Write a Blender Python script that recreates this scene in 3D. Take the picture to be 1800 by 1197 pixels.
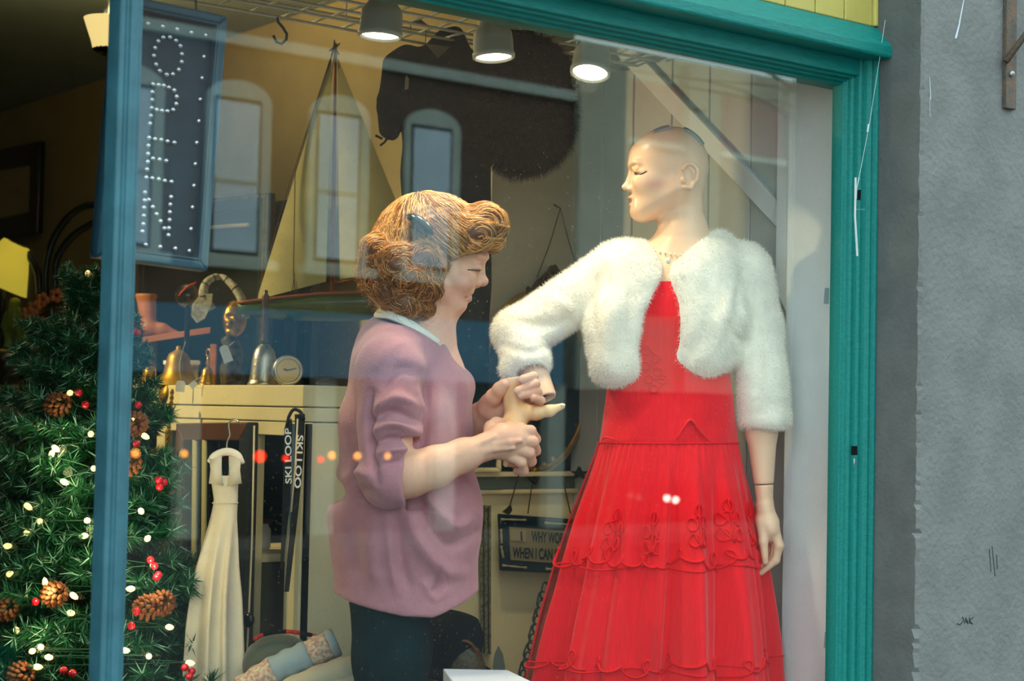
import bpy, bmesh, math, random
import numpy as np
from mathutils import Vector, Matrix, Euler
for o in list(bpy.data.objects): bpy.data.objects.remove(o, do_unlink=True)
scene = bpy.context.scene
COL = scene.collection
random.seed(7); rng = np.random.default_rng(7)

# ------------------------------------------------------------------ camera
# world axes: X along the shop window, Y into the shop, Z up; camera over the origin
FPX = 3000.0; HORIZ = 725.0; ROLL = 0.0206; PHI = math.radians(37.9); EYE = 1.6
PITCH = math.atan((HORIZ-598.5)/FPX)
_F = np.array([0, math.cos(PITCH), math.sin(PITCH)]); _u0 = np.array([0, -math.sin(PITCH), math.cos(PITCH)]); _r0 = np.array([1., 0, 0])
_R = math.cos(ROLL)*_r0 + math.sin(ROLL)*_u0
_U = math.cos(ROLL)*_u0 - math.sin(ROLL)*_r0
C2W = np.array([[math.cos(PHI), math.sin(PHI), 0], [-math.sin(PHI), math.cos(PHI), 0], [0, 0, 1.]])
cd = bpy.data.cameras.new('camera'); cam = bpy.data.objects.new('camera', cd); COL.objects.link(cam)
cd.sensor_fit = 'HORIZONTAL'; cd.sensor_width = 36.0; cd.lens = 36.0*FPX/1800.0
cd.clip_start = 0.05; cd.clip_end = 300
_rot = np.stack([C2W@_R, C2W@_U, -(C2W@_F)], axis=1)
_m = Matrix.Identity(4)
for i in range(3):
    for j in range(3): _m[i][j] = _rot[i, j]
_m[2][3] = EYE
cam.matrix_world = _m
cd.dof.use_dof = True; cd.dof.focus_distance = 3.68; cd.dof.aperture_fstop = 5.0
scene.camera = cam

# ------------------------------------------------------------------ world: even overcast sky
wd = bpy.data.worlds.new('overcast'); scene.world = wd; wd.use_nodes = True
bg = wd.node_tree.nodes['Background']
bg.inputs[0].default_value = (0.84, 0.95, 1.0, 1); bg.inputs[1].default_value = 2.4

# ------------------------------------------------------------------ exposure
vs = scene.view_settings
vs.view_transform = 'Standard'; vs.look = 'None'; vs.exposure = 0.3; vs.gamma = 1.0; vs.use_curve_mapping = False

# ------------------------------------------------------------------ helpers: pixels, frames
def ray(px, py): return _F + (px-900)/FPX*_R - (py-598.5)/FPX*_U
def L(px, py, Y, dx=0, dy=0, dz=0):
    """photograph pixel at depth Y -> point in the camera-heading frame (x right, y away, z up from street)"""
    r = ray(px, py); p = r*(Y/r[1])
    return np.array([p[0]+dx, p[1]+dy, p[2]+EYE+dz])
def W(v):
    v = np.asarray(v, float)
    return v @ C2W.T
def P(px, py, Y): return W(L(px, py, Y))
_ux = np.array([math.cos(PHI), math.sin(PHI), 0]); _nx = np.array([-math.sin(PHI), math.cos(PHI), 0])
def on_n(px, py, n):
    r = ray(px, py); t = n/(r@_nx); p = r*t; return np.array([p@_ux, n, p[2]+EYE])
def on_u(px, py, u):
    r = ray(px, py); t = u/(r@_ux); p = r*t; return np.array([u, p@_nx, p[2]+EYE])

# ------------------------------------------------------------------ helpers: objects
OFF = {}
def thing(name, label, cat, loc, group=None):
    o = bpy.data.objects.new(name, None); COL.objects.link(o)
    o.empty_display_size = 0.05
    o.location = loc; OFF[o.name] = np.array(loc, float)
    o['label'] = label; o['category'] = cat
    if group: o['group'] = group
    return o
def tag(o, label, cat, group=None):
    o['label'] = label; o['category'] = cat
    if group: o['group'] = group
    return o
def setmesh(name, V, F, mat, smooth):
    me = bpy.data.meshes.new(name)
    me.from_pydata([tuple(map(float, v)) for v in V], [], [tuple(int(i) for i in f) for f in F])
    if mat:
        for m in (mat if isinstance(mat, (list, tuple)) else [mat]): me.materials.append(m)
    if smooth: me.polygons.foreach_set('use_smooth', [True]*len(me.polygons))
    me.update()
    return me
def fastmesh(name, V, F, mat, smooth):
    """V (n,3) array, F (m,k) array with one k"""
    V = np.asarray(V, np.float32); F = np.asarray(F, np.int32)
    me = bpy.data.meshes.new(name); k = F.shape[1]; m = len(F)
    me.vertices.add(len(V)); me.vertices.foreach_set('co', V.ravel())
    me.loops.add(m*k); me.loops.foreach_set('vertex_index', F.ravel())
    me.polygons.add(m); me.polygons.foreach_set('loop_start', np.arange(m, dtype=np.int32)*k)
    if smooth: me.polygons.foreach_set('use_smooth', np.ones(m, bool))
    if mat:
        for mm in (mat if isinstance(mat, (list, tuple)) else [mat]): me.materials.append(mm)
    me.update(calc_edges=True); me.validate()
    return me
def mk(name, VF, mat, parent=None, smooth=False, cam=False, stuff=False, label=None, cat=None, group=None, struct=False, loc=None):
    """link ONE mesh object; VF in world coordinates (or the camera-heading frame if cam)"""
    V, F = VF
    V = np.asarray(V, float)
    if cam: V = W(V)
    if parent is not None: off = OFF[parent.name]
    elif loc is not None: off = np.array(loc, float)
    else:
        mn, mx = V.min(0), V.max(0); off = np.array([(mn[0]+mx[0])/2, (mn[1]+mx[1])/2, mn[2]])
    if isinstance(F, np.ndarray): me = fastmesh(name, V-off, F, mat, smooth)
    else: me = setmesh(name, V-off, F, mat, smooth)
    o = bpy.data.objects.new(name, me); COL.objects.link(o)
    if parent is not None: o.parent = parent
    else: o.location = off
    OFF[o.name] = off
    if label: o['label'] = label
    if cat: o['category'] = cat
    if group: o['group'] = group
    if struct: o['kind'] = 'structure'
    if stuff: o['kind'] = 'stuff'
    return o
def inst(name, mesh, loc, rot=None, parent=None, scale=1.0):
    """an object sharing mesh data, at world loc, rot a 3x3 array"""
    o = bpy.data.objects.new(name, mesh); COL.objects.link(o)
    M = Matrix.Identity(4)
    if rot is not None:
        for i in range(3):
            for j in range(3): M[i][j] = float(rot[i][j])
    sc = (scale,)*3 if np.isscalar(scale) else scale
    M = M @ Matrix.Diagonal((*sc, 1))
    off = OFF[parent.name] if parent is not None else np.zeros(3)
    M.translation = Vector([float(a-b) for a, b in zip(loc, off)])
    if parent is not None: o.parent = parent
    o.matrix_basis = M
    OFF[o.name] = np.array(loc, float)
    return o
def smooth_by_angle(o, ang=40):
    me = o.data
    me.polygons.foreach_set('use_smooth', [True]*len(me.polygons))
    try: me.set_sharp_from_angle(angle=math.radians(ang))
    except Exception: pass
    return o
def bev(o, w=0.003, seg=2):
    m = o.modifiers.new('bevel', 'BEVEL'); m.width = w; m.segments = seg; m.limit_method = 'ANGLE'; m.angle_limit = math.radians(35)
    return o

# ------------------------------------------------------------------ helpers: shapes -> (V, F)
def J(*parts):
    V = []; F = []; n = 0
    for v, f in parts:
        V.append(np.asarray(v, float)); F += [tuple(int(i)+n for i in q) for q in f]; n += len(v)
    return np.concatenate(V), F
def box(x0, x1, y0, y1, z0, z1):
    V = np.array([(x, y, z) for x in (x0, x1) for y in (y0, y1) for z in (z0, z1)], float)
    F = [(0, 1, 3, 2), (4, 6, 7, 5), (0, 4, 5, 1), (2, 3, 7, 6), (0, 2, 6, 4), (1, 5, 7, 3)]
    return V, F
def cbox(c, s, rot=None):
    V, F = box(-s[0]/2, s[0]/2, -s[1]/2, s[1]/2, -s[2]/2, s[2]/2)
    if rot is not None: V = V @ np.asarray(rot).T
    return V+np.asarray(c), F
def rotm(rx=0, ry=0, rz=0):
    return np.array(Euler((math.radians(rx), math.radians(ry), math.radians(rz))).to_matrix())
RC = C2W.copy()      # rotation camera-heading frame -> world
def prism(poly, axis, a, b):
    """extrude 2-D polygon; axis 'x': poly in (y,z), 'z': poly in (x,y), 'y': poly in (x,z)"""
    n = len(poly); V = []
    for t in (a, b):
        for p in poly:
            V.append({'x': (t, p[0], p[1]), 'y': (p[0], t, p[1]), 'z': (p[0], p[1], t)}[axis])
    F = [(i, (i+1) % n, n+(i+1) % n, n+i) for i in range(n)]
    F += [tuple(range(n))[::-1], tuple(range(n, 2*n))]
    return np.array(V, float), F
def frame_of(t):
    t = t/np.linalg.norm(t); a = np.array([0, 0, 1.]) if abs(t[2]) < .9 else np.array([1., 0, 0])
    x = np.cross(a, t); x /= np.linalg.norm(x); return x, np.cross(t, x)
def tube(pts, r, seg=8, cap=True, closed=False, flat=1.0):
    pts = [np.asarray(p, float) for p in pts]; n = len(pts)
    rr = [r]*n if np.isscalar(r) else r
    V = []; F = []
    x = None
    for i in range(n):
        if closed: t = pts[(i+1) % n]-pts[i-1]
        else: t = pts[min(i+1, n-1)]-pts[max(i-1, 0)]
        if np.linalg.norm(t) < 1e-9: t = np.array([0, 0, 1.])
        t = t/np.linalg.norm(t)
        if x is None: x, y = frame_of(t)
        else:
            x = x-t*(x@t)
            x = x/np.linalg.norm(x) if np.linalg.norm(x) > 1e-6 else frame_of(t)[0]
            y = np.cross(t, x)
        for k in range(seg):
            a = 2*math.pi*k/seg
            V.append(pts[i]+rr[i]*(math.cos(a)*x+flat*math.sin(a)*y))
    m = n if closed else n-1
    for i in range(m):
        i2 = (i+1) % n
        for k in range(seg):
            F.append((i*seg+k, i*seg+(k+1) % seg, i2*seg+(k+1) % seg, i2*seg+k))
    if cap and not closed:
        F.append(tuple(range(seg))[::-1]); F.append(tuple((n-1)*seg+k for k in range(seg)))
    return np.array(V), F
def lathe(prof, c=(0, 0, 0), seg=24, rot=None, cap=True):
    V = []; F = []; n = len(prof)
    for r, z in prof:
        for k in range(seg):
            a = 2*math.pi*k/seg; V.append((r*math.cos(a), r*math.sin(a), z))
    for i in range(n-1):
        for k in range(seg):
            F.append((i*seg+k, i*seg+(k+1) % seg, (i+1)*seg+(k+1) % seg, (i+1)*seg+k))
    if cap:
        F.append(tuple(range(seg))[::-1]); F.append(tuple((n-1)*seg+k for k in range(seg)))
    V = np.array(V)
    if rot is not None: V = V @ np.asarray(rot).T
    return V+np.asarray(c, float), F
def ball(c, r, seg=12, rings=8, rot=None):
    r = (r, r, r) if np.isscalar(r) else r
    V = [(0, 0, -1)]; F = []
    for i in range(1, rings):
        b = -math.pi/2+math.pi*i/rings
        for k in range(seg):
            a = 2*math.pi*k/seg; V.append((math.cos(a)*math.cos(b), math.sin(a)*math.cos(b), math.sin(b)))
    V.append((0, 0, 1)); V = np.array(V)*np.array(r)
    for k in range(seg): F.append((0, 1+(k+1) % seg, 1+k))
    for i in range(rings-2):
        for k in range(seg):
            F.append((1+i*seg+k, 1+i*seg+(k+1) % seg, 1+(i+1)*seg+(k+1) % seg, 1+(i+1)*seg+k))
    t = len(V)-1; b = 1+(rings-2)*seg
    for k in range(seg): F.append((b+k, b+(k+1) % seg, t))
    if rot is not None: V = V @ np.asarray(rot).T
    return V+np.asarray(c, float), F
def loft(rings, closed=True, caps=True):
    n = len(rings); k = len(rings[0]); V = np.concatenate([np.asarray(r, float) for r in rings]); F = []
    for i in range(n-1):
        for j in range(k if closed else k-1):
            F.append((i*k+j, i*k+(j+1) % k, (i+1)*k+(j+1) % k, (i+1)*k+j))
    if caps and closed:
        F.append(tuple(range(k))[::-1]); F.append(tuple((n-1)*k+j for j in range(k)))
    return V, F
def sheet(poly, d, th):
    """planar 3-D polygon given thickness th along unit direction d"""
    poly = np.asarray(poly, float); n = len(poly); d = np.asarray(d, float); d = d/np.linalg.norm(d)
    V = np.concatenate([poly-d*th/2, poly+d*th/2])
    F = [tuple(range(n)), tuple(range(n, 2*n))[::-1]]+[(i, n+i, n+(i+1) % n, (i+1) % n) for i in range(n)]
    return V, F
def spline(pts, n):
    """Catmull-Rom through pts"""
    p = np.asarray(pts, float); p = np.concatenate([[2*p[0]-p[1]], p, [2*p[-1]-p[-2]]]); m = len(p)-3; out = []
    for t in np.linspace(0, m-1e-9, n):
        i = int(t); s = t-i; a, b, c, d = p[i:i+4]
        out.append(.5*((2*b)+(-a+c)*s+(2*a-5*b+4*c-d)*s*s+(-a+3*b-3*c+d)*s**3))
    return np.array(out)
def text_vf(s, size, extrude=0.0008, offset=0.0, sx=1.0, align='LEFT'):
    cu = bpy.data.curves.new('t', 'FONT'); cu.body = s; cu.size = size; cu.extrude = extrude; cu.offset = offset; cu.align_x = align
    ob = bpy.data.objects.new('t', cu); COL.objects.link(ob)
    dg = bpy.context.evaluated_depsgraph_get(); dg.update()
    me = bpy.data.meshes.new_from_object(ob.evaluated_get(dg))
    V = np.array([v.co[:] for v in me.vertices]); F = [tuple(p.vertices) for p in me.polygons]
    bpy.data.objects.remove(ob, do_unlink=True); bpy.data.meshes.remove(me); bpy.data.curves.remove(cu)
    V[:, 0] *= sx
    return V, F

# ------------------------------------------------------------------ helpers: materials
def lin(h):
    h = h.lstrip('#'); c = [int(h[i:i+2], 16)/255 for i in (0, 2, 4)]
    return [(x/12.92 if x <= .04045 else ((x+.055)/1.055)**2.4) for x in c]
MATS = {}
def mat(name, col, rough=.6, metal=0, spec=.3, var=0.0, vscale=20, bump=0.0, bscale=80, col2=None, sheen=0, sub=0, subcol=None, stretch=None, coat=0, emit=None, estr=0, alpha=1.0, attr=None, detail=4, trans=0):
    if name in MATS: return MATS[name]
    m = bpy.data.materials.new(name); m.use_nodes = True; nt = m.node_tree; N = nt.nodes; p = N['Principled BSDF']
    c = lin(col) if isinstance(col, str) else list(col)
    p.inputs['Base Color'].default_value = (*c, 1); p.inputs['Roughness'].default_value = rough
    p.inputs['Metallic'].default_value = metal; p.inputs['Specular IOR Level'].default_value = spec
    if sheen: p.inputs['Sheen Weight'].default_value = sheen; p.inputs['Sheen Roughness'].default_value = .5
    if sub:
        p.inputs['Subsurface Weight'].default_value = sub; p.inputs['Subsurface Scale'].default_value = .01
        p.inputs['Subsurface Radius'].default_value = (1, .4, .25)
    if coat: p.inputs['Coat Weight'].default_value = coat; p.inputs['Coat Roughness'].default_value = .15
    if emit is not None:
        e = lin(emit) if isinstance(emit, str) else emit
        p.inputs['Emission Color'].default_value = (*e, 1); p.inputs['Emission Strength'].default_value = estr
    if alpha < 1: p.inputs['Alpha'].default_value = alpha
    if trans: p.inputs['Transmission Weight'].default_value = trans
    tc = N.new('ShaderNodeTexCoord'); mp = N.new('ShaderNodeMapping'); nt.links.new(tc.outputs['Object'], mp.inputs[0])
    if stretch: mp.inputs['Scale'].default_value = stretch
    basesock = None
    if attr:
        a = N.new('ShaderNodeAttribute'); a.attribute_name = attr; basesock = a.outputs['Color']
        nt.links.new(basesock, p.inputs['Base Color'])
    if var or col2:
        nz = N.new('ShaderNodeTexNoise'); nz.inputs['Scale'].default_value = vscale; nz.inputs['Detail'].default_value = detail
        nt.links.new(mp.outputs[0], nz.inputs['Vector'])
        mx = N.new('ShaderNodeMix'); mx.data_type = 'RGBA'
        rp = N.new('ShaderNodeMapRange'); rp.inputs[1].default_value = .35; rp.inputs[2].default_value = .65
        nt.links.new(nz.outputs['Fac'], rp.inputs[0]); nt.links.new(rp.outputs[0], mx.inputs['Factor'])
        if basesock:
            mx.blend_type = 'MULTIPLY'; nt.links.new(basesock, mx.inputs['A']); mx.inputs['B'].default_value = (1-var, 1-var, 1-var, 1)
        else:
            mx.inputs['A'].default_value = (*[x*(1-var) for x in c], 1)
            c2 = lin(col2) if col2 else [min(1, x*(1+var)) for x in c]
            mx.inputs['B'].default_value = (*c2, 1)
        nt.links.new(mx.outputs['Result'], p.inputs['Base Color'])
    if bump:
        nb = N.new('ShaderNodeTexNoise'); nb.inputs['Scale'].default_value = bscale; nb.inputs['Detail'].default_value = 6
        nt.links.new(mp.outputs[0], nb.inputs['Vector'])
        b = N.new('ShaderNodeBump'); b.inputs['Strength'].default_value = min(1, bump); b.inputs['Distance'].default_value = .004
        nt.links.new(nb.outputs['Fac'], b.inputs['Height']); nt.links.new(b.outputs[0], p.inputs['Normal'])
    MATS[name] = m
    return m
# ================================================================== materials of the place
M_green = mat('green_frame_paint', '#047068', rough=.5, spec=.25, var=.12, vscale=30, bump=.25, bscale=60, stretch=(1, 6, 6))
M_mull = mat('teal_mullion_paint', '#33636e', rough=.4, spec=.3, var=.18, vscale=14, bump=.2, bscale=70)
M_yellow = mat('yellow_board_paint', '#a8a255', rough=.5, var=.06, vscale=12, bump=.15, bscale=50)
M_stucco = mat('grey_stucco', '#6a706d', rough=.85, var=.10, vscale=9, bump=.9, bscale=75)
M_stucco_d = mat('dark_grey_reveal', '#505755', rough=.8, var=.10, vscale=14, bump=.5, bscale=90)  # window return set darker than the street face
M_white = mat('white_painted_board', '#dfe3e6', rough=.5, var=.04, vscale=8, bump=.12, bscale=40)
M_wallw = mat('grey_white_plank', '#bcc3c0', rough=.6, var=.06, vscale=6, bump=.1, bscale=40)
M_tan = mat('tan_plaster', '#ab9b74', rough=.85, var=.06, vscale=5, bump=.2, bscale=60)
M_taupe = mat('taupe_plaster', '#b8b196', rough=.85, var=.05, vscale=5, bump=.2, bscale=60)
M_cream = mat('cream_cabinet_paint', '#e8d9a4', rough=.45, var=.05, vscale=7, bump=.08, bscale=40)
M_ceil = mat('ceiling_paint', '#8a9a9c', rough=.8, var=.04, vscale=4)
M_wood = mat('floor_boards', '#5b4630', rough=.5, var=.2, vscale=6, stretch=(1, 8, 1))
M_pave = mat('pavement', '#5a5a58', rough=.9, var=.12, vscale=5, bump=.4, bscale=40)
M_asph = mat('asphalt', '#2b2d2f', rough=.9, var=.15, vscale=8, bump=.5, bscale=60)
M_dark = mat('dark_paint', '#1c2420', rough=.6, var=.1, vscale=8)

GN = 2.5; UR = 2.832; UE = 2.893; UM = 1.16; ZF = .46; ZG = 2.330
# glass: clear panes with real thickness
def glass_mat():
    m = bpy.data.materials.new('window_glass'); m.use_nodes = True; nt = m.node_tree; N = nt.nodes; N.clear()
    out = N.new('ShaderNodeOutputMaterial'); mix = N.new('ShaderNodeMixShader'); tr = N.new('ShaderNodeBsdfTransparent'); gl = N.new('ShaderNodeBsdfGlossy')
    lw = N.new('ShaderNodeLayerWeight'); lw.inputs[0].default_value = .5
    pw = N.new('ShaderNodeMath'); pw.operation = 'POWER'; pw.inputs[1].default_value = 5.0; nt.links.new(lw.outputs['Facing'], pw.inputs[0])
    fr = N.new('ShaderNodeMapRange'); fr.inputs[3].default_value = .06; fr.inputs[4].default_value = 1.0; nt.links.new(pw.outputs[0], fr.inputs[0])
    gl.inputs['Roughness'].default_value = 0.0
    tr.inputs[0].default_value = (.955, .985, .975, 1); gl.inputs[0].default_value = (.92, 1, 1, 1)
    # street dust: sparse specks of matt dirt on the pane
    tc = N.new('ShaderNodeTexCoord'); vo = N.new('ShaderNodeTexVoronoi'); vo.inputs['Scale'].default_value = 130
    nt.links.new(tc.outputs['Object'], vo.inputs['Vector'])
    r1 = N.new('ShaderNodeMath'); r1.operation = 'LESS_THAN'; r1.inputs[1].default_value = .13; nt.links.new(vo.outputs['Distance'], r1.inputs[0])
    sp_ = N.new('ShaderNodeSeparateColor'); nt.links.new(vo.outputs['Color'], sp_.inputs[0])
    r2 = N.new('ShaderNodeMath'); r2.operation = 'GREATER_THAN'; r2.inputs[1].default_value = .68; nt.links.new(sp_.outputs[0], r2.inputs[0])
    r3 = N.new('ShaderNodeMath'); r3.operation = 'MULTIPLY'; nt.links.new(r1.outputs[0], r3.inputs[0]); nt.links.new(r2.outputs[0], r3.inputs[1])
    rp = N.new('ShaderNodeMath'); rp.operation = 'MULTIPLY'; rp.inputs[1].default_value = .22; nt.links.new(r3.outputs[0], rp.inputs[0])
    tl = N.new('ShaderNodeBsdfTranslucent'); tl.inputs[0].default_value = (.8, .8, .75, 1)
    mix2 = N.new('ShaderNodeMixShader')
    nt.links.new(fr.outputs[0], mix.inputs[0]); nt.links.new(tr.outputs[0], mix.inputs[1]); nt.links.new(gl.outputs[0], mix.inputs[2])
    nt.links.new(rp.outputs[0], mix2.inputs[0]); nt.links.new(mix.outputs[0], mix2.inputs[1]); nt.links.new(tl.outputs[0], mix2.inputs[2])
    nt.links.new(mix2.outputs[0], out.inputs[0])
    return m
M_glass = glass_mat()
w1 = mk('window_1', box(UM+.012, UR+.012, GN-.003, GN+.003, .86, ZG+.012), M_glass, struct=True)
w1['label'] = 'large shop window pane facing the street, reflecting the buildings opposite'
w2 = mk('window_2', box(UM-.003, UM+.003, GN+.02, 4.1, .86, 2.6), M_glass, struct=True)
w2['label'] = 'side pane of the display window left of the corner post'

# corner post (mullion) with stepped mouldings
prof = [(UM-.019, GN+.03), (UM-.019, GN-.012), (UM-.014, GN-.018), (UM-.007, GN-.016), (UM-.004, GN-.024), (UM+.006, GN-.026), (UM+.009, GN-.019), (UM+.018, GN-.018), (UM+.019, GN+.03)]
o = mk('trim_1', prism(prof, 'z', .8, 2.75), M_mull, struct=True); bev(o, .002); o['label'] = 'slim teal corner post of the shop window'
# right jamb with reeded mouldings
prof = [(UR, GN+.012), (UR, GN-.02), (UR+.008, GN-.024), (UR+.010, GN-.034), (UR+.015, GN-.038), (UR+.020, GN-.034), (UR+.022, GN-.046), (UR+.028, GN-.050), (UR+.033, GN-.046), (UR+.036, GN-.058), (UR+.044, GN-.064), (UR+.050, GN-.060), (UR+.054, GN-.070), (UE, GN-.070), (UE, GN+.012)]
o = mk('trim_2', prism(prof, 'z', .8, 2.385), M_green, struct=True); bev(o, .0015, 1); o['label'] = 'reeded green jamb between the window and the grey wall'
# header: stepped fascia, projecting lip, sloping weathering
prof = [(GN+.04, ZG), (GN-.012, ZG), (GN-.012, ZG+.006), (GN-.024, ZG+.006), (GN-.024, ZG+.012), (GN-.036, ZG+.012), (GN-.036, ZG+.018), (GN-.046, ZG+.018), (GN-.046, ZG+.056), (GN+.04, ZG+.056)]
o = mk('trim_3', prism(prof, 'x', .0, UE-.012), M_green, struct=True); bev(o, .0015, 1); o['label'] = 'green fascia board over the shop window'
prof = [(GN+.04, ZG+.056), (GN-.046, ZG+.056), (GN-.048, ZG+.053), (GN-.100, ZG+.053), (GN-.104, ZG+.058), (GN-.104, ZG+.078), (GN-.060, ZG+.128), (GN+.04, ZG+.128)]
o = mk('trim_4', prism(prof, 'x', .0, UE+.004), M_green, struct=True); bev(o, .0015, 1); o['label'] = 'projecting green lip of the cornice above the window'
# yellow boarding over the cornice, board by board
wu = mk('wall_upper', box(-.2, UE, GN-.045, GN+.1, ZG+.128, 4.2), M_yellow, struct=True)
wu['label'] = 'yellow boarded panel above the green cornice'
bw = .092
for i in range(13):
    u1 = UE-.012-i*bw
    o = mk('plank', box(u1-bw+.003, u1, GN-.058, GN-.046, ZG+.129, 3.4), M_yellow, wu); bev(o, .003, 2)
o = mk('plank', box(UE-.011, UE, GN-.066, GN-.046, ZG+.129, 3.4), M_yellow, wu); bev(o, .003, 2)
# bulkhead below the pane
mk('wall_front', box(UM-.02, UE, GN-.05, GN+.05, 0, .82), M_green, struct=True)
mk('trim_5', box(UM-.03, UE, GN-.09, GN+.05, .82, .86), M_green, struct=True)

# grey rendered wall: street face and window return, with a chipped arris
NW = 2.313
def stucco():
    nz = 420; z = np.linspace(0, 4.2, nz); V = []; F = []; vi = []
    jr = np.random.default_rng(3)
    j = np.cumsum(jr.normal(0, 1, nz)); j = j-np.convolve(j, np.ones(25)/25, 'same'); j = .0022*j/np.abs(j).std()*.7
    j += np.where(jr.random(nz) < .16, jr.random(nz)*.010, 0)*np.clip((2.6-z)/1.2, .25, 1)
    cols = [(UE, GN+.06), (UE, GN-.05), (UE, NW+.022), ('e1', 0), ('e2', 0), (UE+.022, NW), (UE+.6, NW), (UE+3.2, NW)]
    for i in range(nz):
        c = max(-.002, j[i])
        for a in cols:
            if a[0] == 'e1': V.append((UE+.001, NW+.006+abs(c)*1.2, z[i]))
            elif a[0] == 'e2': V.append((UE+.006+c*.9, NW+.0012, z[i]))
            else: V.append((a[0], a[1], z[i]))
    k = len(cols)
    for i in range(nz-1):
        for a in range(k-1):
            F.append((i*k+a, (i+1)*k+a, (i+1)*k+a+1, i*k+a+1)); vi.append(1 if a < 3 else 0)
    return (np.array(V), F), vi
vf, vi = stucco()
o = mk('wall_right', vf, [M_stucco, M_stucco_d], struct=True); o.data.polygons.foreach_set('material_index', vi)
o['label'] = 'grey stucco wall right of the shop window'
bm = bmesh.new(); bm.from_mesh(o.data); bmesh.ops.recalc_face_normals(bm, faces=bm.faces); bm.to_mesh(o.data); bm.free()

# ------------------------------------------------------------------ street side
mk('floor_pavement', box(-12, 30, -2.2, GN+2, -.12, 0), M_pave, struct=True)
mk('floor_street', box(-12, 40, -12, -2.2, -.3, -.12), M_asph, struct=True)
mk('floor_far_pavement', box(-12, 40, -14.2, -12, -.3, -.0), M_pave, struct=True)
# entrance recess left of the display; unseen wall moved in to block skylight
mk('wall_alcove_blocker', box(.45, .55, GN-.04, 4.3, 0, 2.8), M_dark, struct=True)
mk('wall_left_front', box(-6, .55, GN-.05, GN+.1, 0, 4.2), M_stucco, struct=True)
mk('ceiling_alcove', box(.45, UM, GN-.04, 4.3, 2.6, 2.66), M_dark, struct=True)
d1 = mk('door_1', box(.55, UM+.03, 4.12, 4.17, 0, 2.6), M_dark, struct=True)
mk('panel', box(.65, 1.05, 4.10, 4.12, .3, 1.0), M_green, d1)

# ------------------------------------------------------------------ shop interior
UW = 2.95; NB = 3.52
fl = mk('floor', box(UM+.02, UW, GN+.05, 3.9, .40, ZF), M_wood, struct=True)
mk('floor_shop', box(-2.2, UW, 3.9, 8.2, .02, .15), M_wood, struct=True)
mk('ceiling', box(-2.2, UW+.1, GN+.1, 8.2, 2.95, 3.05), M_ceil, struct=True)
mk('wall_back', box(-2.2, UW+.1, 8.1, 8.2, 0, 3.0), M_tan, struct=True)
mk('wall_left', box(-2.3, -2.2, 4.3, 8.2, 0, 3.0), M_tan, struct=True)
mk('wall_partition', box(-2.2, UM-.02, 4.2, 4.3, 0, 3.0), M_tan, struct=True)
mk('wall_side', box(UW+.02, UW+.1, GN+.06, 8.2, 0, 3.0), M_tan, struct=True)
# display end wall: vertical planks, white posts and a diagonal brace
wd_ = mk('wall_display', box(UW+.004, UW+.02, GN+.06, NB, .46, 2.95), M_wallw, struct=True)
wd_['label'] = 'grey-white planked end wall of the display window'
edges = [2.72, 2.868, 3.01, 3.145, 3.29, 3.41, NB]
for a, b in zip(edges[:-1], edges[1:]):
    o = mk('plank', box(UW-.004, UW+.004, a+.0015, b-.0015, .46, 2.95), M_wallw, wd_); bev(o, .002, 1)
o = mk('plank', box(UW-.05, UW+.004, GN+.062, 2.705, .46, 2.95), M_white, wd_); bev(o, .003, 1)
o['label'] = 'white corner post beside the window jamb'
# bevel-ended board on the post, and brace
zb = on_u(1404, 560, UW-.03)[2]
poly = [(2.706, zb+.0), (2.706, 2.95), (2.752, 2.95), (2.752, zb+.07)]
o = mk('board', prism(poly, 'x', UW-.036, UW-.004), M_white, wd_); bev(o, .002, 1); o['label'] = 'white board with a slanted lower end'
a = on_u(1384, 392, UW-.012); b = on_u(1150, 142, UW-.012)
dn = (b-a)/np.linalg.norm(b-a); pn = np.array([0, -dn[2], dn[1]])*.024
poly = [(p[1], p[2]) for p in (a+pn-dn*.0, b+pn+dn*.3, b-pn+dn*.3, a-pn-dn*.0)]
o = mk('brace', prism(poly, 'x', UW-.022, UW-.004), M_white, wd_); bev(o, .002, 1); o['label'] = 'white diagonal brace behind the mannequin'
o = mk('screw_eye', tube([on_u(1404, 650, UW-.03)+np.array([-.004, .006*math.cos(t), .008*math.sin(t)]) for t in np.linspace(0, 5.2, 14)], .0016, 6), M_white, wd_)
# back pier of the display (taupe) and the low wall with a ledge
UP = 2.664
mk('wall_pier', box(UP, UW, NB, NB+.08, 1.40, 2.95), M_taupe, struct=True)
low = mk('wall_low', box(2.50, UW, NB-.012, NB+.08, .46, 1.40), M_cream, struct=True); low['label'] = 'cream low wall under the ledge at the back of the display'
zl = on_n(925, 831, NB-.10)[2]
o = mk('ledge', box(2.52, UW, NB-.05, NB, zl-.012, zl), M_cream, low); bev(o, .002)
o = mk('ledge_band', box(2.52, UW, NB-.022, NB-.011, zl-.045, zl-.013), mat('grey_green_band', '#6d7a68', rough=.6), low)
o = mk('ledge_moulding', box(2.52, UW, NB-.034, NB-.011, zl-.058, zl-.046), M_cream, low); bev(o, .004)
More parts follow.
